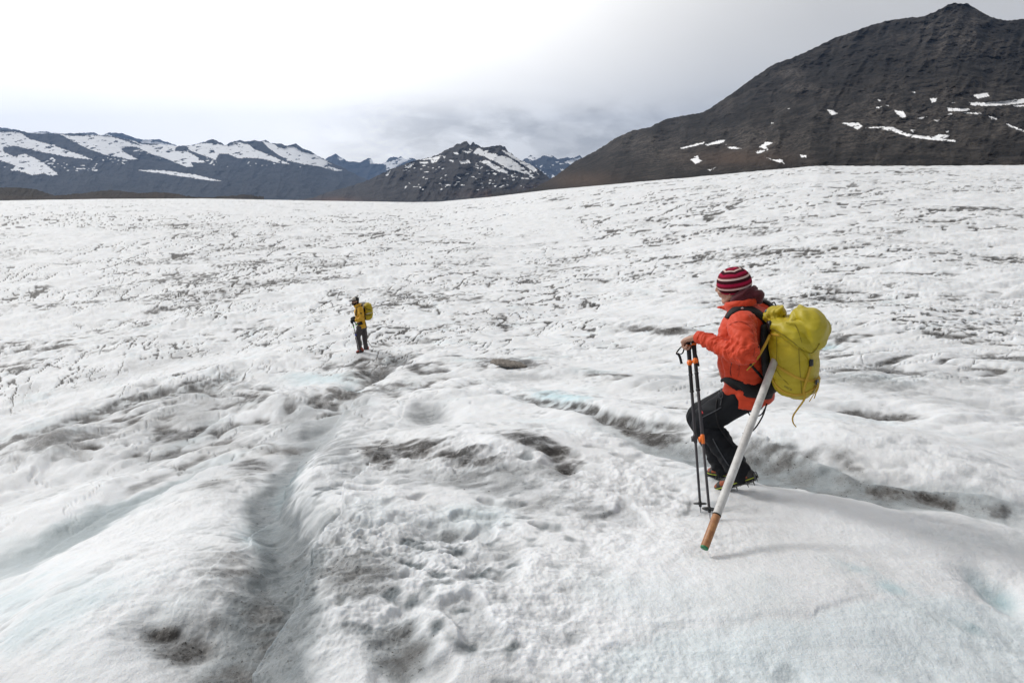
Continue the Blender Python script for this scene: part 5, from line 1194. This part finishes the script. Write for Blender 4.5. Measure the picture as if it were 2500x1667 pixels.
tq1 = ray_ground(*ff(450, 1402)); tq2 = ray_ground(*ff(732, 1282))
trek2(qwL + handd*.09 - UP*.03, tq1, 'far hiker\'s front trekking pole with blue lock, in front of his leg', M['plastic'], M['alu'], M['bluep'])
trek2(qwR + handd*.09 - UP*.03, tq2, 'far hiker\'s rear trekking pole, tip showing behind his boots', M['plastic'], M['alu'], M['plastic'])

# ------------------------------------------------------------------ a flat flake of dirty ice, built as a slab, and grit in the dirty hollows
rp = ray_ground(1240, 892)
rx_ = unit(np.array([1.0, .12, -.02])); ry_ = unit(np.cross(UP, rx_)); rz_ = np.cross(rx_, ry_)
c = Clay(); c.loft([(rp + rx_*(-.44) + UP*.10, ry_*.05, rz_*.012), (rp + rx_*(-.30) + UP*.09, ry_*.20, rz_*.035), (rp - rx_*.05 + UP*.06, ry_*.26, rz_*.045), (rp + rx_*.26 + UP*.01, ry_*.20, rz_*.045), (rp + rx_*.46 - UP*.03, ry_*.07, rz_*.02)], n=22, res=16, exp=2.4)
m_st = rock_mat('brown_flake_crust', (.16, .145, .13), (.27, .245, .22), (.20, .17, .145), 9.0)
ice_flake = c.build('ice_flake', m_st, None, voxel=.018, smooth=1, disp=lambda co, no: .022*fbm(co[:, 0]*7 + co[:, 2]*5, co[:, 1]*7 - co[:, 2]*3, 4, 301) + .015*crease(co, rx_*.3 + rz_, 26, 303, 4))
tag(ice_flake, 'flat brown ice flake lying on dirty ice between the two hikers', 'ice_flake')
rg = np.random.RandomState(5); sel = []
N_ = 60000; az_ = rg.uniform(-.80, .80, N_); rr2 = np.exp(rg.uniform(math.log(1.6), math.log(9.5), N_)); px_, py_ = rr2*np.sin(az_), rr2*np.cos(az_)
zz_, dd_, ww_, _ = terrain(px_, py_); clump = fbm(px_*7, py_*7, 3, 311)
keep = (rg.rand(N_) < sstep(.30, .95, dd_ + .25*ww_ + .45*clump)*.30); px_, py_, zz_, rr2 = px_[keep], py_[keep], zz_[keep], rr2[keep]
oc = np.array([[1,0,0],[-1,0,0],[0,1,0],[0,-1,0],[0,0,1],[0,0,-1]], float); of = np.array([[0,2,4],[2,1,4],[1,3,4],[3,0,4],[2,0,5],[1,2,5],[3,1,5],[0,3,5]])
n_ = len(px_); sz = (.0016 + .0042*rg.rand(n_)**3)*np.clip(rr2/2.6, .8, 2.2); ang = rg.uniform(0, 6.28, n_)
V = oc[None]*(.6 + .8*rg.rand(n_, 6, 1)); V = V*np.array([1.3, .8, .55]); ca, sa = np.cos(ang)[:, None], np.sin(ang)[:, None]
V = np.stack([V[..., 0]*ca - V[..., 1]*sa, V[..., 0]*sa + V[..., 1]*ca, V[..., 2]], -1)*sz[:, None, None] + np.stack([px_, py_, zz_ + sz*.15], -1)[:, None]
me = bpy.data.meshes.new('grit'); me.from_pydata(V.reshape(-1, 3).tolist(), [], (of[None] + (np.arange(n_)*6)[:, None, None]).reshape(-1, 3).tolist())
tag(link('grit', me, simple_mat('dark_grit', (.06, .057, .054), .8, None, .3, .5, vscale=60)), kind='stuff')

# ------------------------------------------------------------------ haze: the blue air over the far ranges
def haze_box(dens, col):
    bm = bmesh.new(); bmesh.ops.create_cube(bm, size=1.0)
    for v in bm.verts: v.co = Vector((v.co.x*48000, v.co.y*48000, -356 + (v.co.z + .5)*(2600 + 356)))
    me = bpy.data.meshes.new('haze'); bm.to_mesh(me); bm.free(); o = bpy.data.objects.new('haze', me); S.collection.objects.link(o)
    m = bpy.data.materials.new('haze_air'); m.use_nodes = True; t = NT(m.node_tree)
    v = t.n('ShaderNodeVolumePrincipled', ins={'Color': (*col, 1), 'Density': dens, 'Anisotropy': 0.2})
    o2 = t.n('ShaderNodeOutputMaterial'); t.t.links.new(v.outputs[0], o2.inputs['Volume']); me.materials.append(m)
    return tag(o, kind='stuff')
haze_box(2.9e-5, (.36, .56, .96))
